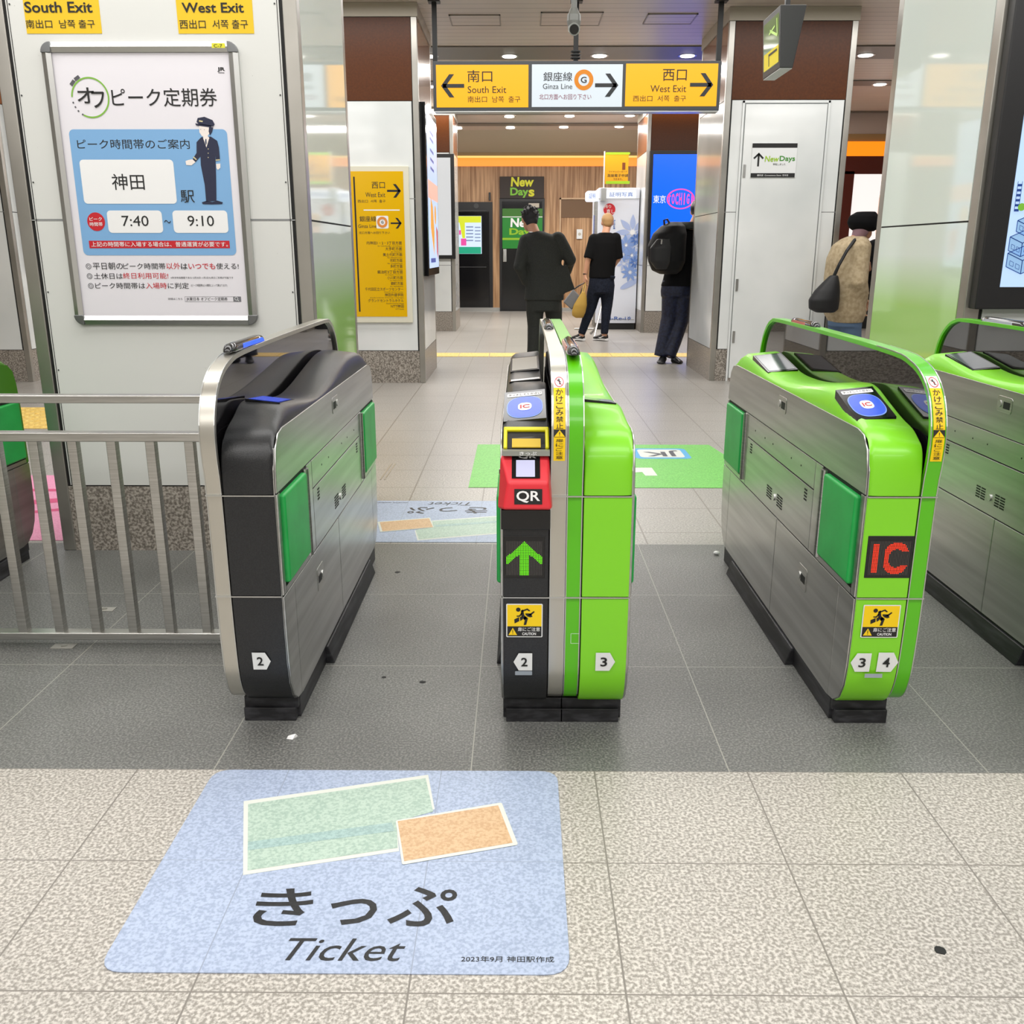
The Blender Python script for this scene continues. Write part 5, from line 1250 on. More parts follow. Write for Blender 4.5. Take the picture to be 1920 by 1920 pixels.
# folding stand between booth and the man
t = thing('folding_stand', 'thin grey metal folding stand in front of the photo booth', 'stand', tuple(gnd(1100, 620)))
a = gnd(1077, 613); c = gnd(1130, 616)
YT = 14.35
p = lambda x, y, Y=YT: atY(x, y, Y)
MB().tube([p(1114, 632, 13.4), p(1129, 566, 13.7)], .014).build('leg', m_alu, t)
MB().tube([p(1114, 565), p(1113, 612)], .016).build('pole', m_trim, t)
g1, g2, g3 = gnd(1077, 619), gnd(1114, 619), gnd(1107, 627)
MB().tube([g1 + Vector((0, 0, .02)), g2 + Vector((0, 0, .02))], .013).tube([g3 + Vector((0, 0, .02)), g2 + Vector((0, 0, .02))], .013).build('base', m_trim, t)

# shop at the far right (seen through the gap)
YK = 15.2
kx = atY(1591, 400, YK).x
struct(MB().box(kx - .35, 9, YK, YK + .2, 2.93, CEIL).build('wall_shop', mat('shop_cream', '#c9b9b0', .6)))
struct(MB().box(kx - .3, 9, YK - .02, YK + .1, 2.82, 2.94).build('trim_30', mat('soffit_lip', '#a88a5c', .5)))
struct(MB().box(kx - .25, 9, YK - .05, YK, 2.62, 2.83).build('trim_31', mat('cove_glow2', '#ff8c14', .5, emit=1.1)))
t = thing('shop_window', 'bright white shop window in dark red frame at far right gap', 'window', (kx + 1, YK, 0))
MB().box(kx - .2, 9, YK - .04, YK + .06, 2.36, 2.62).box(kx - .2, kx + .02, YK - .04, YK + .06, 0, 2.4).build('frame', mat('shop_frame', '#5a1e12', .3), t)
MB().box(kx + .02, 9, YK, YK + .02, 0, .9).build('stall_riser', m_black, t)
wn_ = MB().box(kx + .02, 9, YK, YK + .02, .9, 2.36).build('pane', mat('shop_pane', '#fff6f2', .3, emit=.95), t)
Flat(FY(YK - .002)).rrect(kx + .45, 1.3, kx + 1.6, 2.2, .2, .002).build('peach_graphic', mat('shop_peach', '#ffd2bc', .4, emit=.9), wn_)
# screen on the front of the right pillar
q0_ = atY(1828, 580, RY0 - .06); q1_ = atY(1868, 555, RY0 - .06)
t, pn = light_panel('advertising_display', 'large portrait display with blue line-drawn town on right pillar front', (q0_.x, q0_.z, RX1 - .02, 2.9), mat('screen_paper', '#bcd8fa', .3, emit=.9), .085, 'Y', RY0 - .004, .055)
YZ = RY0 - .062
f = Flat(FY(YZ)); m_tl = mat('town_line', '#2a58b8', .4, emit=.3); m_tf = mat('town_fill', '#9cc6f0', .4, emit=.7)
ff_ = Flat(FY(YZ))
def zp(x, y): v_ = atY(1780 + x / 3, y / 3, YZ); return v_.x, v_.z
def iso(x, z, w_, h_, dep=.5):
    a_ = (x, z); b2 = (x + w_, z - w_ * .45); c2 = (x + 2 * w_, z); 
    P1 = [a_, b2, (b2[0], b2[1] + h_), (a_[0], a_[1] + h_)]; P2 = [b2, c2, (c2[0], c2[1] + h_), (b2[0], b2[1] + h_)]; P3 = [(a_[0], a_[1] + h_), (b2[0], b2[1] + h_), (c2[0], c2[1] + h_), (b2[0], c2[1] + h_ + w_ * .45)]
    for P in (P1, P2, P3):
        ff_.poly(P, .003)
        for i_ in range(4): f.line(*P[i_], *P[(i_ + 1) % 4], .003, .005)
    for P in (P1, P2):
        for i_ in range(2):
            for j_ in range(max(1, int(h_ / .035))):
                s_ = .2 + .4 * i_; u = P[0][0] + (P[1][0] - P[0][0]) * s_; v = P[0][1] + (P[1][1] - P[0][1]) * s_ + .012 + j_ * .032
                du = (P[1][0] - P[0][0]) * .25; dv = (P[1][1] - P[0][1]) * .25
                Q_ = [(u, v), (u + du, v + dv), (u + du, v + dv + .016), (u, v + .016)]
                for i2 in range(4): f.line(*Q_[i2], *Q_[(i2 + 1) % 4], .0016, .005)
bz = zp(300, 1500)
for i_, (dx, dz, w_, h_) in enumerate(((0.0, 0, .06, .05), (.10, -.01, .07, .04), (.0, .06, .05, .05), (.09, .055, .05, .08), (.20, .02, .06, .11), (.02, .13, .055, .04), (.13, .15, .06, .06), (.26, .1, .07, .13), (.24, -.01, .06, .04), (.36, .0, .07, .09), (.38, .12, .06, .1), (.5, .03, .07, .12))):
    iso(bz[0] + .01 + dx, bz[1] + dz, w_, h_)
c0 = zp(372, 1190)
for i_ in range(6): f.rect(c0[0] - .008, c0[1] + i_ * .018, c0[0] + .008, c0[1] + i_ * .018 + .009, .005)
f.line(c0[0] - .008, c0[1], c0[0] - .008, c0[1] + .108, .002, .005).line(c0[0] + .008, c0[1], c0[0] + .008, c0[1] + .108, .002, .005)
ff_.build('town_fill', m_tf, pn); f.build('town_drawing', m_tl, pn)
c0 = zp(402, 1165); Flat(FY(YZ)).disc(c0[0], c0[1], .014, .006).build('green_dot', mat('dot_green', '#8ad040', .4, emit=.5), pn)

# ================================================================== PEOPLE
def garment(name, mb, m, parent, vox=.012, sm=4, label=None, fac=.5):
    o = mb.build(name, m, parent)
    r_ = o.modifiers.new('remesh', 'REMESH'); r_.mode = 'VOXEL'; r_.voxel_size = vox; r_.use_smooth_shade = True
    s_ = o.modifiers.new('smooth', 'SMOOTH'); s_.iterations = sm; s_.factor = fac
    if label: o['label'] = label
    return o
def rings(b, specs, n=24, pw=1.0):
    """specs: (centre, half width x, half depth y[, twist])"""
    R = []
    for s_ in specs:
        c, rx, ry = Vector(s_[0]), s_[1], s_[2]; tw = s_[3] if len(s_) > 3 else 0
        R.append([c + Vector((rx * math.cos(a) * math.cos(tw) - ry * math.sin(a) * math.sin(tw), rx * math.cos(a) * math.sin(tw) + ry * math.sin(a) * math.cos(tw), 0)) for a in [2 * PI * i / n for i in range(n)]])
    b.loft(R); return b
def hand(b, wrist, tip, up, s=1.):
    """palm, four bent fingers of unequal length and a thumb from the side"""
    w_ = Vector(wrist); d = (Vector(tip) - w_).normalized(); up = Vector(up); sd = d.cross(up).normalized(); up = sd.cross(d)
    b.loft([[w_ + sd * (x * .030 * s) + up * (y * .016 * s) + d * (t_ * s) for x, y in ((-1, -1), (1, -1), (1, 1), (-1, 1))] for t_ in (-.01, .03, .085)])
    for i_, L in enumerate((.068, .078, .073, .055)):
        o_ = w_ + sd * ((i_ - 1.5) * .017 * s) + d * .075 * s
        b.tube([o_, o_ + d * L * .45 * s, o_ + d * L * .75 * s - up * .018 * s, o_ + d * L * .8 * s - up * .036 * s], [.0095 * s, .009 * s, .0085 * s, .008 * s], 8)
    o_ = w_ - sd * .026 * s + d * .02 * s
    b.tube([o_, o_ - sd * .022 * s + d * .025 * s - up * .008 * s, o_ - sd * .026 * s + d * .055 * s - up * .02 * s], [.011 * s, .0105 * s, .009 * s], 8)
def head(b, c, s=1., face=0., tilt=0.):
    """head with jaw, nose, ears; face = heading angle (0 = away from the camera)"""
    c = Vector(c); f_ = Vector((math.sin(face), math.cos(face), -tilt)).normalized(); sd = Vector((math.cos(face), -math.sin(face), 0))
    b.ball(c + Vector((0, 0, .015)) * s, (.078 * s, .092 * s, .100 * s), 20, 14)
    b.ball(c + f_ * .028 * s - Vector((0, 0, .050)) * s, (.055 * s, .060 * s, .062 * s), 16, 10)
    b.tube([c + f_ * .085 * s + Vector((0, 0, .02)) * s, c + f_ * .108 * s - Vector((0, 0, .018)) * s, c + f_ * .085 * s - Vector((0, 0, .025)) * s], [.010 * s, .015 * s, .010 * s], 8)
    b.tube([c + f_ * .088 * s - Vector((0, 0, .058)) * s - sd * .02, c + f_ * .094 * s - Vector((0, 0, .058)) * s, c + f_ * .088 * s - Vector((0, 0, .058)) * s + sd * .02], .008, 6)
    for k_ in (-1, 1):
        b.ball(c + sd * .080 * s * k_ - Vector((0, 0, .008)), (.014, .022, .032), 10, 8)
        b.ball(c + f_ * .078 * s + sd * .032 * k_ * s + Vector((0, 0, .018)), (.014, .012, .011), 8, 6)
def eyes(parent, c, s, face):
    c = Vector(c); f_ = Vector((math.sin(face), math.cos(face), 0)); sd = Vector((math.cos(face), -math.sin(face), 0))
    b = MB()
    for k_ in (-1, 1): b.ball(c + f_ * .092 * s + sd * .032 * k_ * s + Vector((0, 0, .018)), .008, 8, 6)
    b.build('eye', m_ink, parent)
def shoe(b, heel, toe, w_=.045, h_=.085):
    h0, t0 = Vector(heel), Vector(toe); d = (t0 - h0).normalized(); sd = Vector((d.y, -d.x, 0)); L = (t0 - h0).length
    R = []
    for s_, ww, hh in ((0, .6, .75), (.06, .85, 1.), (.3, .85, 1.), (.5, .9, .72), (.75, 1.05, .50), (.92, .9, .38), (1., .5, .2)):
        c = h0 + d * L * s_; W_ = w_ * ww; H_ = h_ * hh
        R.append([c + sd * W_ * math.cos(a) * (1 if math.sin(a) < .3 else .85) + Vector((0, 0, H_ / 2 + H_ / 2 * math.sin(a))) for a in [2 * PI * i_ / 14 for i_ in range(14)]])
    b.loft(R)

# --- man in dark suit
Y = 10.2; P_ = lambda x, y, dy=0.: atY(x, y, Y + dy)
t = thing('person', 'person in dark charcoal suit walking away, head bowed, behind centre gate', 'person', (P_(1015, 500).x, Y, 0))
m_suit = mat('suit_charcoal', '#2c2e2b', .8, spec=.3); noise_col(m_suit, '#2a2c29', '#353733', 200, .4, .6, 2)
body = MB(); hc = P_(993, 411, .10)
head(body, hc, 1.02, -.45, .35)
neck0 = P_(1003, 438, -.01)
body.tube([hc + Vector((.01, -.02, -.03)), neck0, neck0 + Vector((0.02, 0, -.08))], [.056, .058, .085], 14)
sL, sR = P_(987, 451, 0), P_(1046, 447, 0); eL, eR = P_(974, 500, -.10), P_(1069, 487, .02)
wL, wR = P_(988, 530, .02), P_(1062, 512, .22)
rings(body, [(P_(1016, 447), .19, .09), (P_(1014, 480), .17, .11), (P_(1016, 520), .15, .10), (P_(1020, 560), .16, .11)])
for a_, e_, w_ in ((sL, eL, wL), (sR, eR, wR)): body.tube([a_, e_, w_], [.05, .042, .028], 12)
hand(body, wR, wR + Vector((-.05, .1, -.03)), (0, 0, 1)); hand(body, wL, wL + Vector((.05, .05, -.08)), (0, -1, 0))
legs = ((P_(1003, 560, 0), P_(1003, 612, .02), P_(999, 668, -.03)), (P_(1036, 560, .02), P_(1040, 612, .14), P_(1040, 660, .02)))
for a_, k_, n_ in legs: body.tube([a_, k_, Vector((n_.x, n_.y, .08))], [.085, .06, .04], 12)
garment('body', body, m_skin, t, .009, 3)
hb = MB(); hb.ball(hc + Vector((.005, -.012, .032)), (.093, .098, .098), 18, 12).ball(hc + Vector((.02, -.06, -.02)), (.068, .045, .065), 14, 10)
random.seed(3)
for i_ in range(60):
    a_ = random.uniform(0, 2 * PI); e_ = random.uniform(.1, 1.45); d_ = Vector((math.cos(a_) * math.cos(e_), math.sin(a_) * math.cos(e_), math.sin(e_)))
    if d_.y > .75 and e_ < .5: continue
    o_ = hc + Vector((.005, -.012, .030)) + Vector((d_.x * .085, d_.y * .09, d_.z * .092)); tw = Vector((random.uniform(-.3, .3), random.uniform(-.3, .3), .1))
    hb.tube([o_ - d_ * .01, o_ + (d_ + tw).normalized() * .018, o_ + (d_ + tw * 2).normalized() * .032], [.011, .010, .004], 6)
garment('hair', hb, mat('hair_black', '#17161a', .6), t, .007, 1)
cb = MB(); rings(cb, [(neck0 + Vector((-.005, .015, .022)), .062, .066), (neck0 + Vector((-.003, .01, -.03)), .075, .075)]); garment('shirt_collar', cb, m_cardw, t, .008, 1)
jk = MB()
rings(jk, [(P_(1004, 433, .01), .065, .065), (P_(1010, 438, .0), .12, .085, .03), (P_(1014, 443, -.005), .175, .10, .05), (P_(1015, 452, -.01), .205, .12), (P_(1016, 470, -.01), .21, .13), (P_(1018, 492, -.01), .20, .13), (P_(1020, 515, 0), .195, .125), (P_(1021, 540, .0), .21, .135), (P_(1020, 563, .0), .217, .14)])
for q_ in (sL, sR): jk.ball(q_ + Vector((0, 0, -.01)), .080, 14, 10)
for q_ in (eL, eR): jk.ball(q_, .066, 12, 8)
jk.loft([[v + Vector((0, .0, 0)) for v in (P_(1040, 498, -.10), P_(1064, 498, -.06), P_(1064, 498, .0), P_(1040, 498, .04))], [P_(1042, 530, -.11), P_(1073, 528, -.05), P_(1073, 528, .0), P_(1042, 530, .04)], [P_(1044, 556, -.12), P_(1078, 542, -.03), P_(1078, 542, .01), P_(1044, 556, .04)]])
for a_, e_, w_ in ((sL, eL, wL), (sR, eR, wR)): jk.tube([a_ + Vector((0, 0, .0)), a_.lerp(e_, .5), e_, e_.lerp(w_, .6), w_], [.078, .074, .066, .055, .050], 14)
jo = garment('suit_jacket', jk, m_suit, t, .011, 3)
tr = MB()
rings(tr, [(P_(1019, 545), .17, .115), (P_(1019, 570), .185, .125), (P_(1019, 583), .18, .12)])
for a_, k_, n_ in legs: tr.tube([a_ + Vector((0, 0, .04)), a_.lerp(k_, .4), k_, k_.lerp(n_, .6), Vector((n_.x, n_.y, .055))], [.095, .098, .082, .070, .068], 14)
garment('trousers', tr, m_suit, t, .012, 4)
sh = MB()
for a_, k_, n_ in legs: shoe(sh, (n_.x, n_.y - .07, 0), (n_.x - .01, n_.y + .2, 0)) if False else None
for i_, (a_, k_, n_) in enumerate(legs):
    b = MB(); shoe(b, (n_.x, n_.y - .08, .0), (n_.x + .0, n_.y + .20, .0)); garment('shoe', b, m_black, t, .008, 2)

# --- man in black T-shirt
Y = 12.94
t = thing('person', 'person in black T-shirt and navy trousers holding two bags by photo booth', 'person', (P_(1125, 520).x, Y, 0))
m_tee = mat('tee_black', '#0e0e0f', .85, spec=.15); m_navy = mat('trousers_navy', '#161b28', .75, spec=.2); noise_col(m_navy, '#121723', '#1c2231', 60, .4, .6, 2)
body = MB(); hc = P_(1139, 417, .05); head(body, hc, .98, -.3, .15)
body.tube([hc + Vector((0, -.01, -.04)), P_(1136, 434, 0), P_(1136, 444, 0)], [.052, .052, .08], 14)
sL, sR = P_(1114, 447), P_(1154, 445); eL, eR = P_(1103, 486, -.04), P_(1159, 486, .04); wL, wR = P_(1097, 517, -.02), P_(1150, 500, .25)
rings(body, [(P_(1134, 446), .16, .08), (P_(1131, 480), .15, .10), (P_(1129, 520), .15, .10)])
for a_, e_, w_ in ((sL, eL, wL), (sR, eR, wR)): body.tube([a_, e_, w_], [.048, .040, .026], 12)
hand(body, wL, wL + Vector((.005, .0, -.1)), (-1, -.3, 0)); hand(body, wR, wR + Vector((-.05, .1, 0)), (0, 0, 1))
an1, an2 = P_(1090, 626, 0), P_(1133, 626, 0)
legs = ((P_(1117, 530), P_(1108, 576, .03), an1), (P_(1139, 530), P_(1138, 572, .03), an2))
for a_, k_, n_ in legs: body.tube([a_, k_, Vector((n_.x, n_.y, .07))], [.08, .055, .036], 12)
garment('body', body, m_skin, t, .008, 3)
hb = MB(); hb.ball(hc + Vector((.0, -.012, .032)), (.084, .094, .092), 18, 12).ball(hc + Vector((.0, -.055, -.005)), (.064, .045, .06), 14, 10)
garment('hair', hb, mat('hair_blond', '#b08a5c', .6), t, .009, 2)
tb = MB()
rings(tb, [(P_(1135, 436), .075, .07), (P_(1135, 439), .12, .08), (P_(1135, 444), .16, .10), (P_(1134, 456), .18, .12), (P_(1132, 480), .18, .125), (P_(1129, 505), .175, .12), (P_(1128, 521), .175, .125)])
for q_ in (sL, sR): tb.ball(q_ + Vector((0, 0, -.012)), .076, 14, 10)
for a_, e_ in ((sL, eL), (sR, eR)): tb.tube([a_, a_.lerp(e_, .5), a_.lerp(e_, .97)], [.075, .072, .070], 14)
garment('t_shirt', tb, m_tee, t, .011, 3)
tr = MB(); rings(tr, [(P_(1128, 517), .165, .11), (P_(1128, 535), .18, .12), (P_(1128, 550), .17, .12)])
for a_, k_, n_ in legs: tr.tube([a_, a_.lerp(k_, .45), k_, k_.lerp(n_, .55), Vector((n_.x, n_.y, .10))], [.09, .095, .078, .062, .052], 14)
tr.hexa([P_(1146, 522, -.10), P_(1153, 522, -.10), P_(1153, 522, .02), P_(1146, 522, .02), P_(1144, 516, -.1), P_(1154, 518, -.1), P_(1154, 518, .02), P_(1144, 516, .02)])
garment('trousers', tr, m_navy, t, .012, 3)
for (x0_, x1_, n_) in ((1096, 1071, an1), (1140, 1112, an2)):
    g0, g1 = gnd(x0_ - 2, 640), gnd(x1_ + 2, 638); b = MB(); shoe(b, (g0.x, g0.y, .02), (g1.x, g1.y + .05, .02), .046, .095); o = garment('trainer', b, m_black, t, .008, 2)
    b = MB(); shoe(b, (g0.x + .008, g0.y, 0), (g1.x - .006, g1.y + .05, 0), .050, .05); garment('sole', b, m_cardw, o, .008, 1)
    f = Flat(lambda u, v, h: (u, g0.y - .050 + (g0.x - u) * (g1.y - g0.y) / (g0.x - g1.x) * 0 - h, v)); um = (g0.x + g1.x) / 2
    f.poly([(um - .05, .062), (um - .02, .048), (um + .05, .085), (um - .02, .062)], .002); f.build('shoe_mark', m_cardw, o)
b = MB(); b.tube([wL + Vector((0, 0, .03)), wL + Vector((0, 0, .018))], .031, 14); b.build('wrist_band', m_black, t)
hp = wL + Vector((.004, 0, -.09))
# bags in his hand
t2 = thing('shoulder_bag', 'grey flat bag with black strap hanging from the hand beside suit', 'bag', tuple(P_(1071, 578, -.05)))
b = MB(); c = [P_(x, y, -.05) for x, y in ((1056, 566), (1072, 581), (1088, 556), (1075, 542))]
b.prism([(v.x, v.z) for v in c], lambda x, z: (x, Y - .08, z), lambda x, z: (x, Y - .02, z)); b.build('pouch', mat('bag_grey', '#6f7174', .8), t2, bevel=.015, seg=3)
MB().tube([P_(1087, 556, -.05), P_(1092, 541, -.04), hp, P_(1085, 536, -.05), P_(1074, 544, -.05)], .010, 8).build('strap', m_black, t2)
t2 = thing('tote_bag', 'mustard yellow soft tote hanging from the hand beside navy trousers', 'bag', tuple(P_(1085, 595, -.1)))
b = MB(); Rg = []
for (x, y, hw, dd) in ((1094, 547, 3, .02), (1092, 558, 8, .04), (1088, 572, 12.5, .06), (1085, 585, 13, .06), (1084, 592, 11, .05), (1086, 596, 7, .03)):
    Rg.append((P_(x, y, -.12), hw / 136., dd))
rings(b, Rg, 18); garment('bag_body', b, mat('tote_mustard', '#b08d3c', .7), t2, .01, 2)
MB().tube([P_(1091, 550, -.12), P_(1094, 538, -.09), hp + Vector((0, -.02, 0)), P_(1098, 538, -.10), P_(1095, 550, -.12)], .008, 8).build('handle', mat('tote_strap', '#c0a055', .7), t2)

# --- person with black backpack
Y = 10.40
t = thing('person', 'person in black top and navy track trousers, half behind right service pillar', 'person', (P_(1280, 520).x, Y, 0))
m_blk = mat('cloth_black', '#0d0d0f', .85, spec=.15); m_trk = mat('track_navy', '#141a30', .6); noise_col(m_trk, '#10152a', '#1b2340', 40, .4, .6, 2)
body = MB(); hc = P_(1309, 396, .12); head(body, hc, 1., .6, .3)
body.tube([hc - Vector((0, .02, .04)), P_(1300, 424, .05), P_(1296, 436, .03)], [.054, .056, .085], 12)
sL, sR = P_(1272, 442), P_(1318, 440, .05); eL, eR = P_(1283, 486, .10), P_(1330, 484, .1); wL, wR = P_(1305, 478, .30), P_(1322, 470, .32)
rings(body, [(P_(1292, 446, .03), .17, .09), (P_(1286, 480), .15, .10), (P_(1274, 530), .15, .10)])
for a_, e_, w_ in ((sL, eL, wL), (sR, eR, wR)): body.tube([a_, e_, w_], [.05, .042, .028], 12)
hand(body, wL, wL + Vector((.03, .1, .02)), (0, 0, 1)); hand(body, wR, wR + Vector((-.03, .1, .02)), (0, 0, 1))
n1, n2 = P_(1238, 668, -.0), P_(1254, 674, -.05)
legs = ((P_(1261, 534), P_(1255, 594, .06), n1), (P_(1281, 534), P_(1276, 602, .06), n2))
for a_, k_, n_ in legs: body.tube([a_, k_, Vector((n_.x, n_.y, .07))], [.085, .06, .04], 12)
garment('body', body, m_skin, t, .010, 3)
hb = MB(); hb.ball(hc + Vector((0, -.01, .03)), (.09, .1, .098), 16, 10); garment('hair', hb, m_black, t, .01, 2)
tp = MB(); rings(tp, [(P_(1298, 430, .04), .09, .08), (P_(1295, 437, .03), .18, .10), (P_(1292, 450, .02), .22, .13), (P_(1286, 490), .21, .14), (P_(1277, 525), .20, .14), (P_(1273, 536), .20, .14)])
for a_, e_, w_ in ((sL, eL, wL), (sR, eR, wR)): tp.tube([a_, e_, w_], [.08, .07, .05], 14)
garment('jacket', tp, m_blk, t, .012, 3)
hd = MB(); rings(hd, [(P_(1293, 430, -.03), .12, .07), (P_(1291, 423, -.02), .135, .08), (P_(1292, 416, .0), .11, .07)]); garment('hood', hd, mat('hood_grey', '#3a3f3b', .8), t, .01, 3)
tr = MB(); rings(tr, [(P_(1271, 525), .17, .12), (P_(1270, 545), .185, .125), (P_(1269, 556), .175, .12)])
for a_, k_, n_ in legs: tr.tube([a_, a_.lerp(k_, .45), k_, k_.lerp(n_, .55), Vector((n_.x, n_.y, .07))], [.10, .105, .09, .080, .072], 14)
garment('track_trousers', tr, m_trk, t, .012, 3)
for (xh, yh, xt, yt, n_) in ((1240, 674, 1228, 678, n1), (1262, 683, 1246, 684, n2)):
    b = MB(); shoe(b, (n_.x + .04, n_.y + .02, 0), (n_.x - .02 + (.16 if n_ is n2 else 0), n_.y - .16 + (.10 if n_ is n2 else 0), 0), .05, .09); garment('shoe', b, m_black, t, .008, 2)
t2 = thing('backpack', 'large black backpack worn high, beside blue screen', 'backpack', tuple(P_(1250, 518, -.25)))
b = MB()
rings(b, [(P_(1253, 514, -.18), .09, .08), (P_(1250, 507, -.19), .16, .13), (P_(1250, 490, -.2), .20, .16), (P_(1250, 462, -.2), .205, .165), (P_(1256, 438, -.2), .18, .15), (P_(1262, 424, -.18), .13, .12), (P_(1266, 416, -.16), .06, .07)])
garment('pack_body', b, mat('pack_black', '#0b0b0d', .6, spec=.25), t2, .012, 3)
b = MB(); rings(b, [(P_(1240, 505, -.34), .06, .03), (P_(1238, 490, -.36), .11, .05), (P_(1239, 465, -.36), .115, .05), (P_(1244, 448, -.35), .07, .03)]); garment('front_pocket', b, mat('pack_black2', '#151517', .5), t2, .01, 2)
MB().tube([P_(1246, 424, -.2), P_(1245, 413, -.2), P_(1251, 411, -.2), P_(1256, 420, -.2)], .012, 8).build('haul_loop', m_black, t2)
MB().tube([P_(1262, 422, -.1), P_(1280, 430, -.04), P_(1290, 450, .12)], [.022, .024, .02], 8).build('shoulder_strap', m_black, t2)
MB().tube([P_(1241, 450, -.41), P_(1240, 458, -.43)], .008, 6).build('zip_pull', m_alu, t2)

# --- person in beret
Y = 8.55
t = thing('person', 'person in black beret and beige jacket stooping beside white service door', 'person', (P_(1590, 520).x, Y, 0))
m_bei = mat('jacket_beige', '#b09d7d', .85); noise_col(m_bei, '#a39070', '#bdab8c', 30, .35, .65, 4)
m_jean = mat('jeans_blue', '#5a7290', .8)
body = MB(); hc = P_(1622, 425, .05); head(body, hc, .93, .9, .4)
body.tube([hc - Vector((.02, 0, .04)), P_(1610, 444), P_(1603, 455)], [.05, .05, .08], 12)
sL, sR = P_(1585, 462, .08), P_(1613, 462, -.10); eL, eR = P_(1598, 520, .15), P_(1606, 530, -.16); wL, wR = P_(1622, 556, .16), P_(1618, 566, -.05)
rings(body, [(P_(1597, 464), .12, .13), (P_(1588, 510), .12, .12), (P_(1583, 590), .13, .12)])
for a_, e_, w_ in ((sL, eL, wL), (sR, eR, wR)): body.tube([a_, e_, w_], [.045, .038, .025], 12)
hand(body, wR, wR + Vector((.02, .03, -.09)), (-1, 0, 0)); hand(body, wL, wL + Vector((.02, .0, -.09)), (-1, 0, 0))
legs = ((P_(1573, 590, .06), P_(1572, 640, .08), P_(1566, 690, .05)), (P_(1594, 590, -.06), P_(1596, 640, .0), P_(1588, 692, -.08)))
for a_, k_, n_ in legs: body.tube([a_, k_, Vector((n_.x, n_.y, .06))], [.08, .055, .036], 12)
garment('body', body, m_skin, t, .009, 3)
hr = MB(); rings(hr, [(P_(1606, 458, .0), .05, .05), (P_(1609, 446), .06, .06), (P_(1614, 434), .07, .075), (P_(1616, 426), .07, .08)]); garment('hair', hr, mat('hair_mauve', '#8f6f78', .6), t, .009, 2)
bt = MB(); rings(bt, [(P_(1620, 434, .02), .085, .085), (P_(1619, 427, .02), .125, .12), (P_(1618, 417, .02), .135, .13), (P_(1620, 405, .02), .125, .12), (P_(1624, 397, .02), .08, .08)]); garment('beret', bt, m_blk, t, .01, 4)
jk = MB(); rings(jk, [(P_(1606, 443), .075, .075), (P_(1602, 449), .12, .14), (P_(1597, 460), .165, .19), (P_(1590, 485), .185, .20), (P_(1586, 520), .19, .20), (P_(1584, 560), .185, .195), (P_(1584, 588), .185, .185), (P_(1585, 598), .16, .17), (P_(1585, 604), .15, .16)])
for a_, e_, w_ in ((sL, eL, wL), (sR, eR, wR)): jk.tube([a_, a_.lerp(e_, .5), e_, e_.lerp(w_, .5), w_], [.085, .09, .095, .08, .045], 14)
garment('jacket', jk, m_bei, t, .012, 3)
tr = MB(); rings(tr, [(P_(1584, 590), .15, .14), (P_(1584, 612), .15, .15)])
for a_, k_, n_ in legs: tr.tube([a_, k_, Vector((n_.x, n_.y, .06))], [.10, .09, .085], 14)
garment('jeans', tr, m_jean, t, .012, 3)
for a_, k_, n_ in legs:
    b = MB(); shoe(b, (n_.x - .07, n_.y - .02, 0), (n_.x + .17, n_.y + .04, 0)); garment('shoe', b, m_black, t, .008, 2)
t2 = thing('drawstring_bag', 'black drawstring shoulder bag hanging at back of the beige jacket', 'bag', tuple(P_(1545, 586, -.2)))
b = MB(); rings(b, [(P_(1547, 586, -.22), .08, .06), (P_(1544, 579, -.22), .13, .09), (P_(1545, 562, -.22), .135, .10), (P_(1551, 545, -.22), .11, .085), (P_(1558, 530, -.22), .075, .06), (P_(1564, 516, -.22), .035, .03)]); garment('bag_body', b, mat('bag_black', '#151517', .55), t2, .011, 2)
MB().tube([P_(1564, 517, -.22), P_(1573, 497, -.24), P_(1588, 470, -.24), P_(1602, 451, -.14), P_(1606, 446, .0)], [.016, .014, .014, .016, .016], 8).build('strap', m_black, t2)

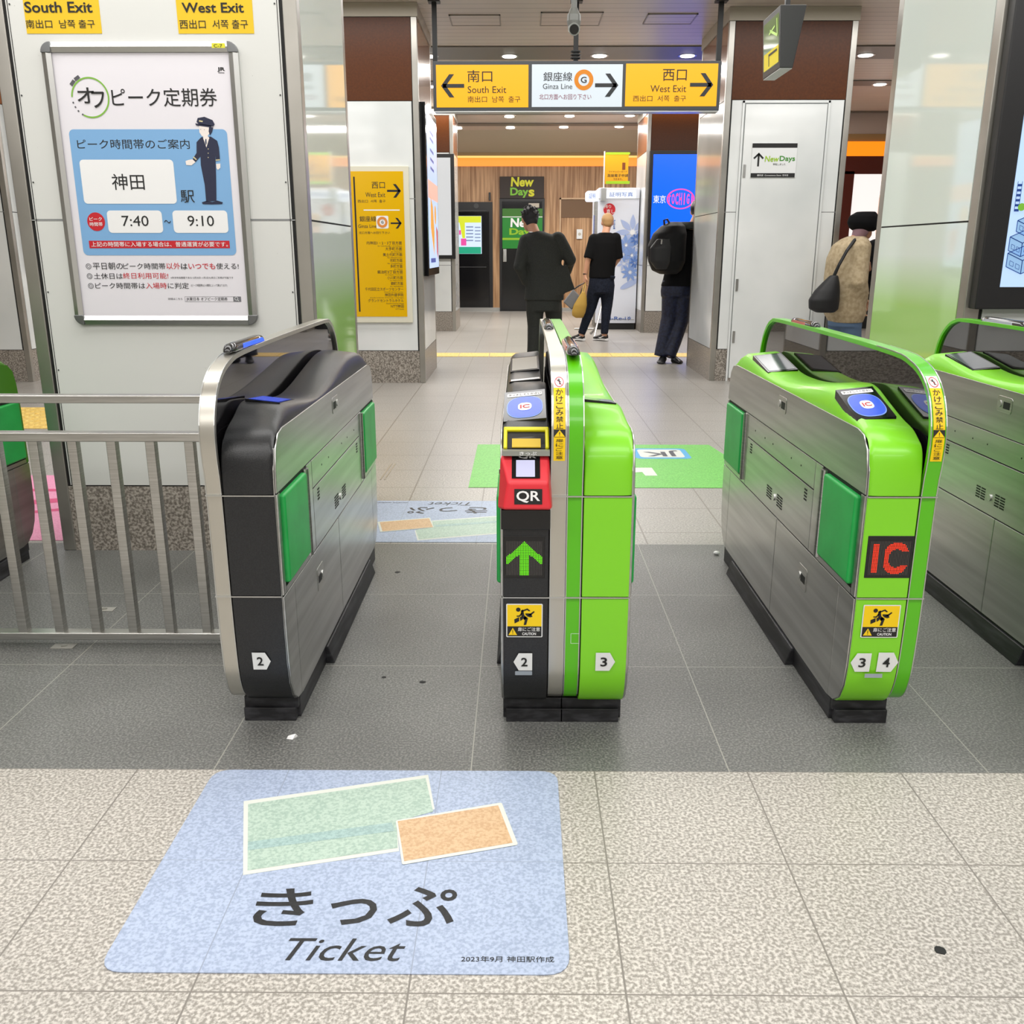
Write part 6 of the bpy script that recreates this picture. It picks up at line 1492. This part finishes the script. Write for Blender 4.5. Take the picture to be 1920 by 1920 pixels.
# --- second person in black beyond her, mostly behind the right pillar
Y = 9.1
t = thing('person', 'person in black clothes mostly hidden between beige jacket and right pillar', 'person', (P_(1652, 520).x, Y, 0))
body = MB(); hc = P_(1660, 420); head(body, hc, 1., -.5, .3)
body.tube([hc - Vector((0, 0, .04)), P_(1656, 446), P_(1655, 458)], [.05, .052, .08], 12)
rings(body, [(P_(1655, 462), .14, .09), (P_(1654, 560), .14, .10)])
sL, eL, wL = P_(1634, 465), P_(1627, 510, -.05), P_(1627, 493, -.25)
body.tube([sL, eL, wL], [.045, .04, .026], 12); hand(body, wL, wL + Vector((-.08, -.04, .03)), (0, 0, 1))
body.tube([P_(1675, 465), P_(1680, 510), P_(1672, 540, -.1)], [.045, .04, .026], 12); hand(body, P_(1672, 540, -.1), P_(1668, 552, -.12), (0, -1, 0))
legs = ((P_(1645, 560), P_(1641, 615, .03), P_(1636, 675)), (P_(1665, 560), P_(1663, 615, .03), P_(1656, 675)))
for a_, k_, n_ in legs: body.tube([a_, k_, Vector((n_.x, n_.y, .06))], [.08, .055, .036], 12)
garment('body', body, m_skin, t, .010, 3)
hb = MB(); hb.ball(hc + Vector((0, 0, .03)), (.09, .1, .098), 16, 10); garment('hair', hb, m_black, t, .01, 2)
jk = MB(); rings(jk, [(P_(1656, 448), .08, .08), (P_(1655, 458), .19, .11), (P_(1655, 480), .21, .13), (P_(1654, 520), .18, .13), (P_(1653, 580), .20, .14)])
jk.tube([sL, eL, eL.lerp(wL, .3)], [.07, .062, .058], 12).tube([P_(1675, 465), P_(1680, 510), P_(1674, 532, -.08)], [.07, .062, .055], 12)
garment('jacket', jk, m_blk, t, .012, 3)
tr = MB(); rings(tr, [(P_(1655, 555), .16, .12), (P_(1654, 575), .16, .12)])
for a_, k_, n_ in legs: tr.tube([a_, k_, Vector((n_.x, n_.y, .06))], [.09, .08, .07], 12)
garment('trousers', tr, m_blk, t, .012, 3)
for a_, k_, n_ in legs:
    b = MB(); shoe(b, (n_.x, n_.y + .07, 0), (n_.x - .03, n_.y - .18, 0)); garment('shoe', b, m_black, t, .008, 2)
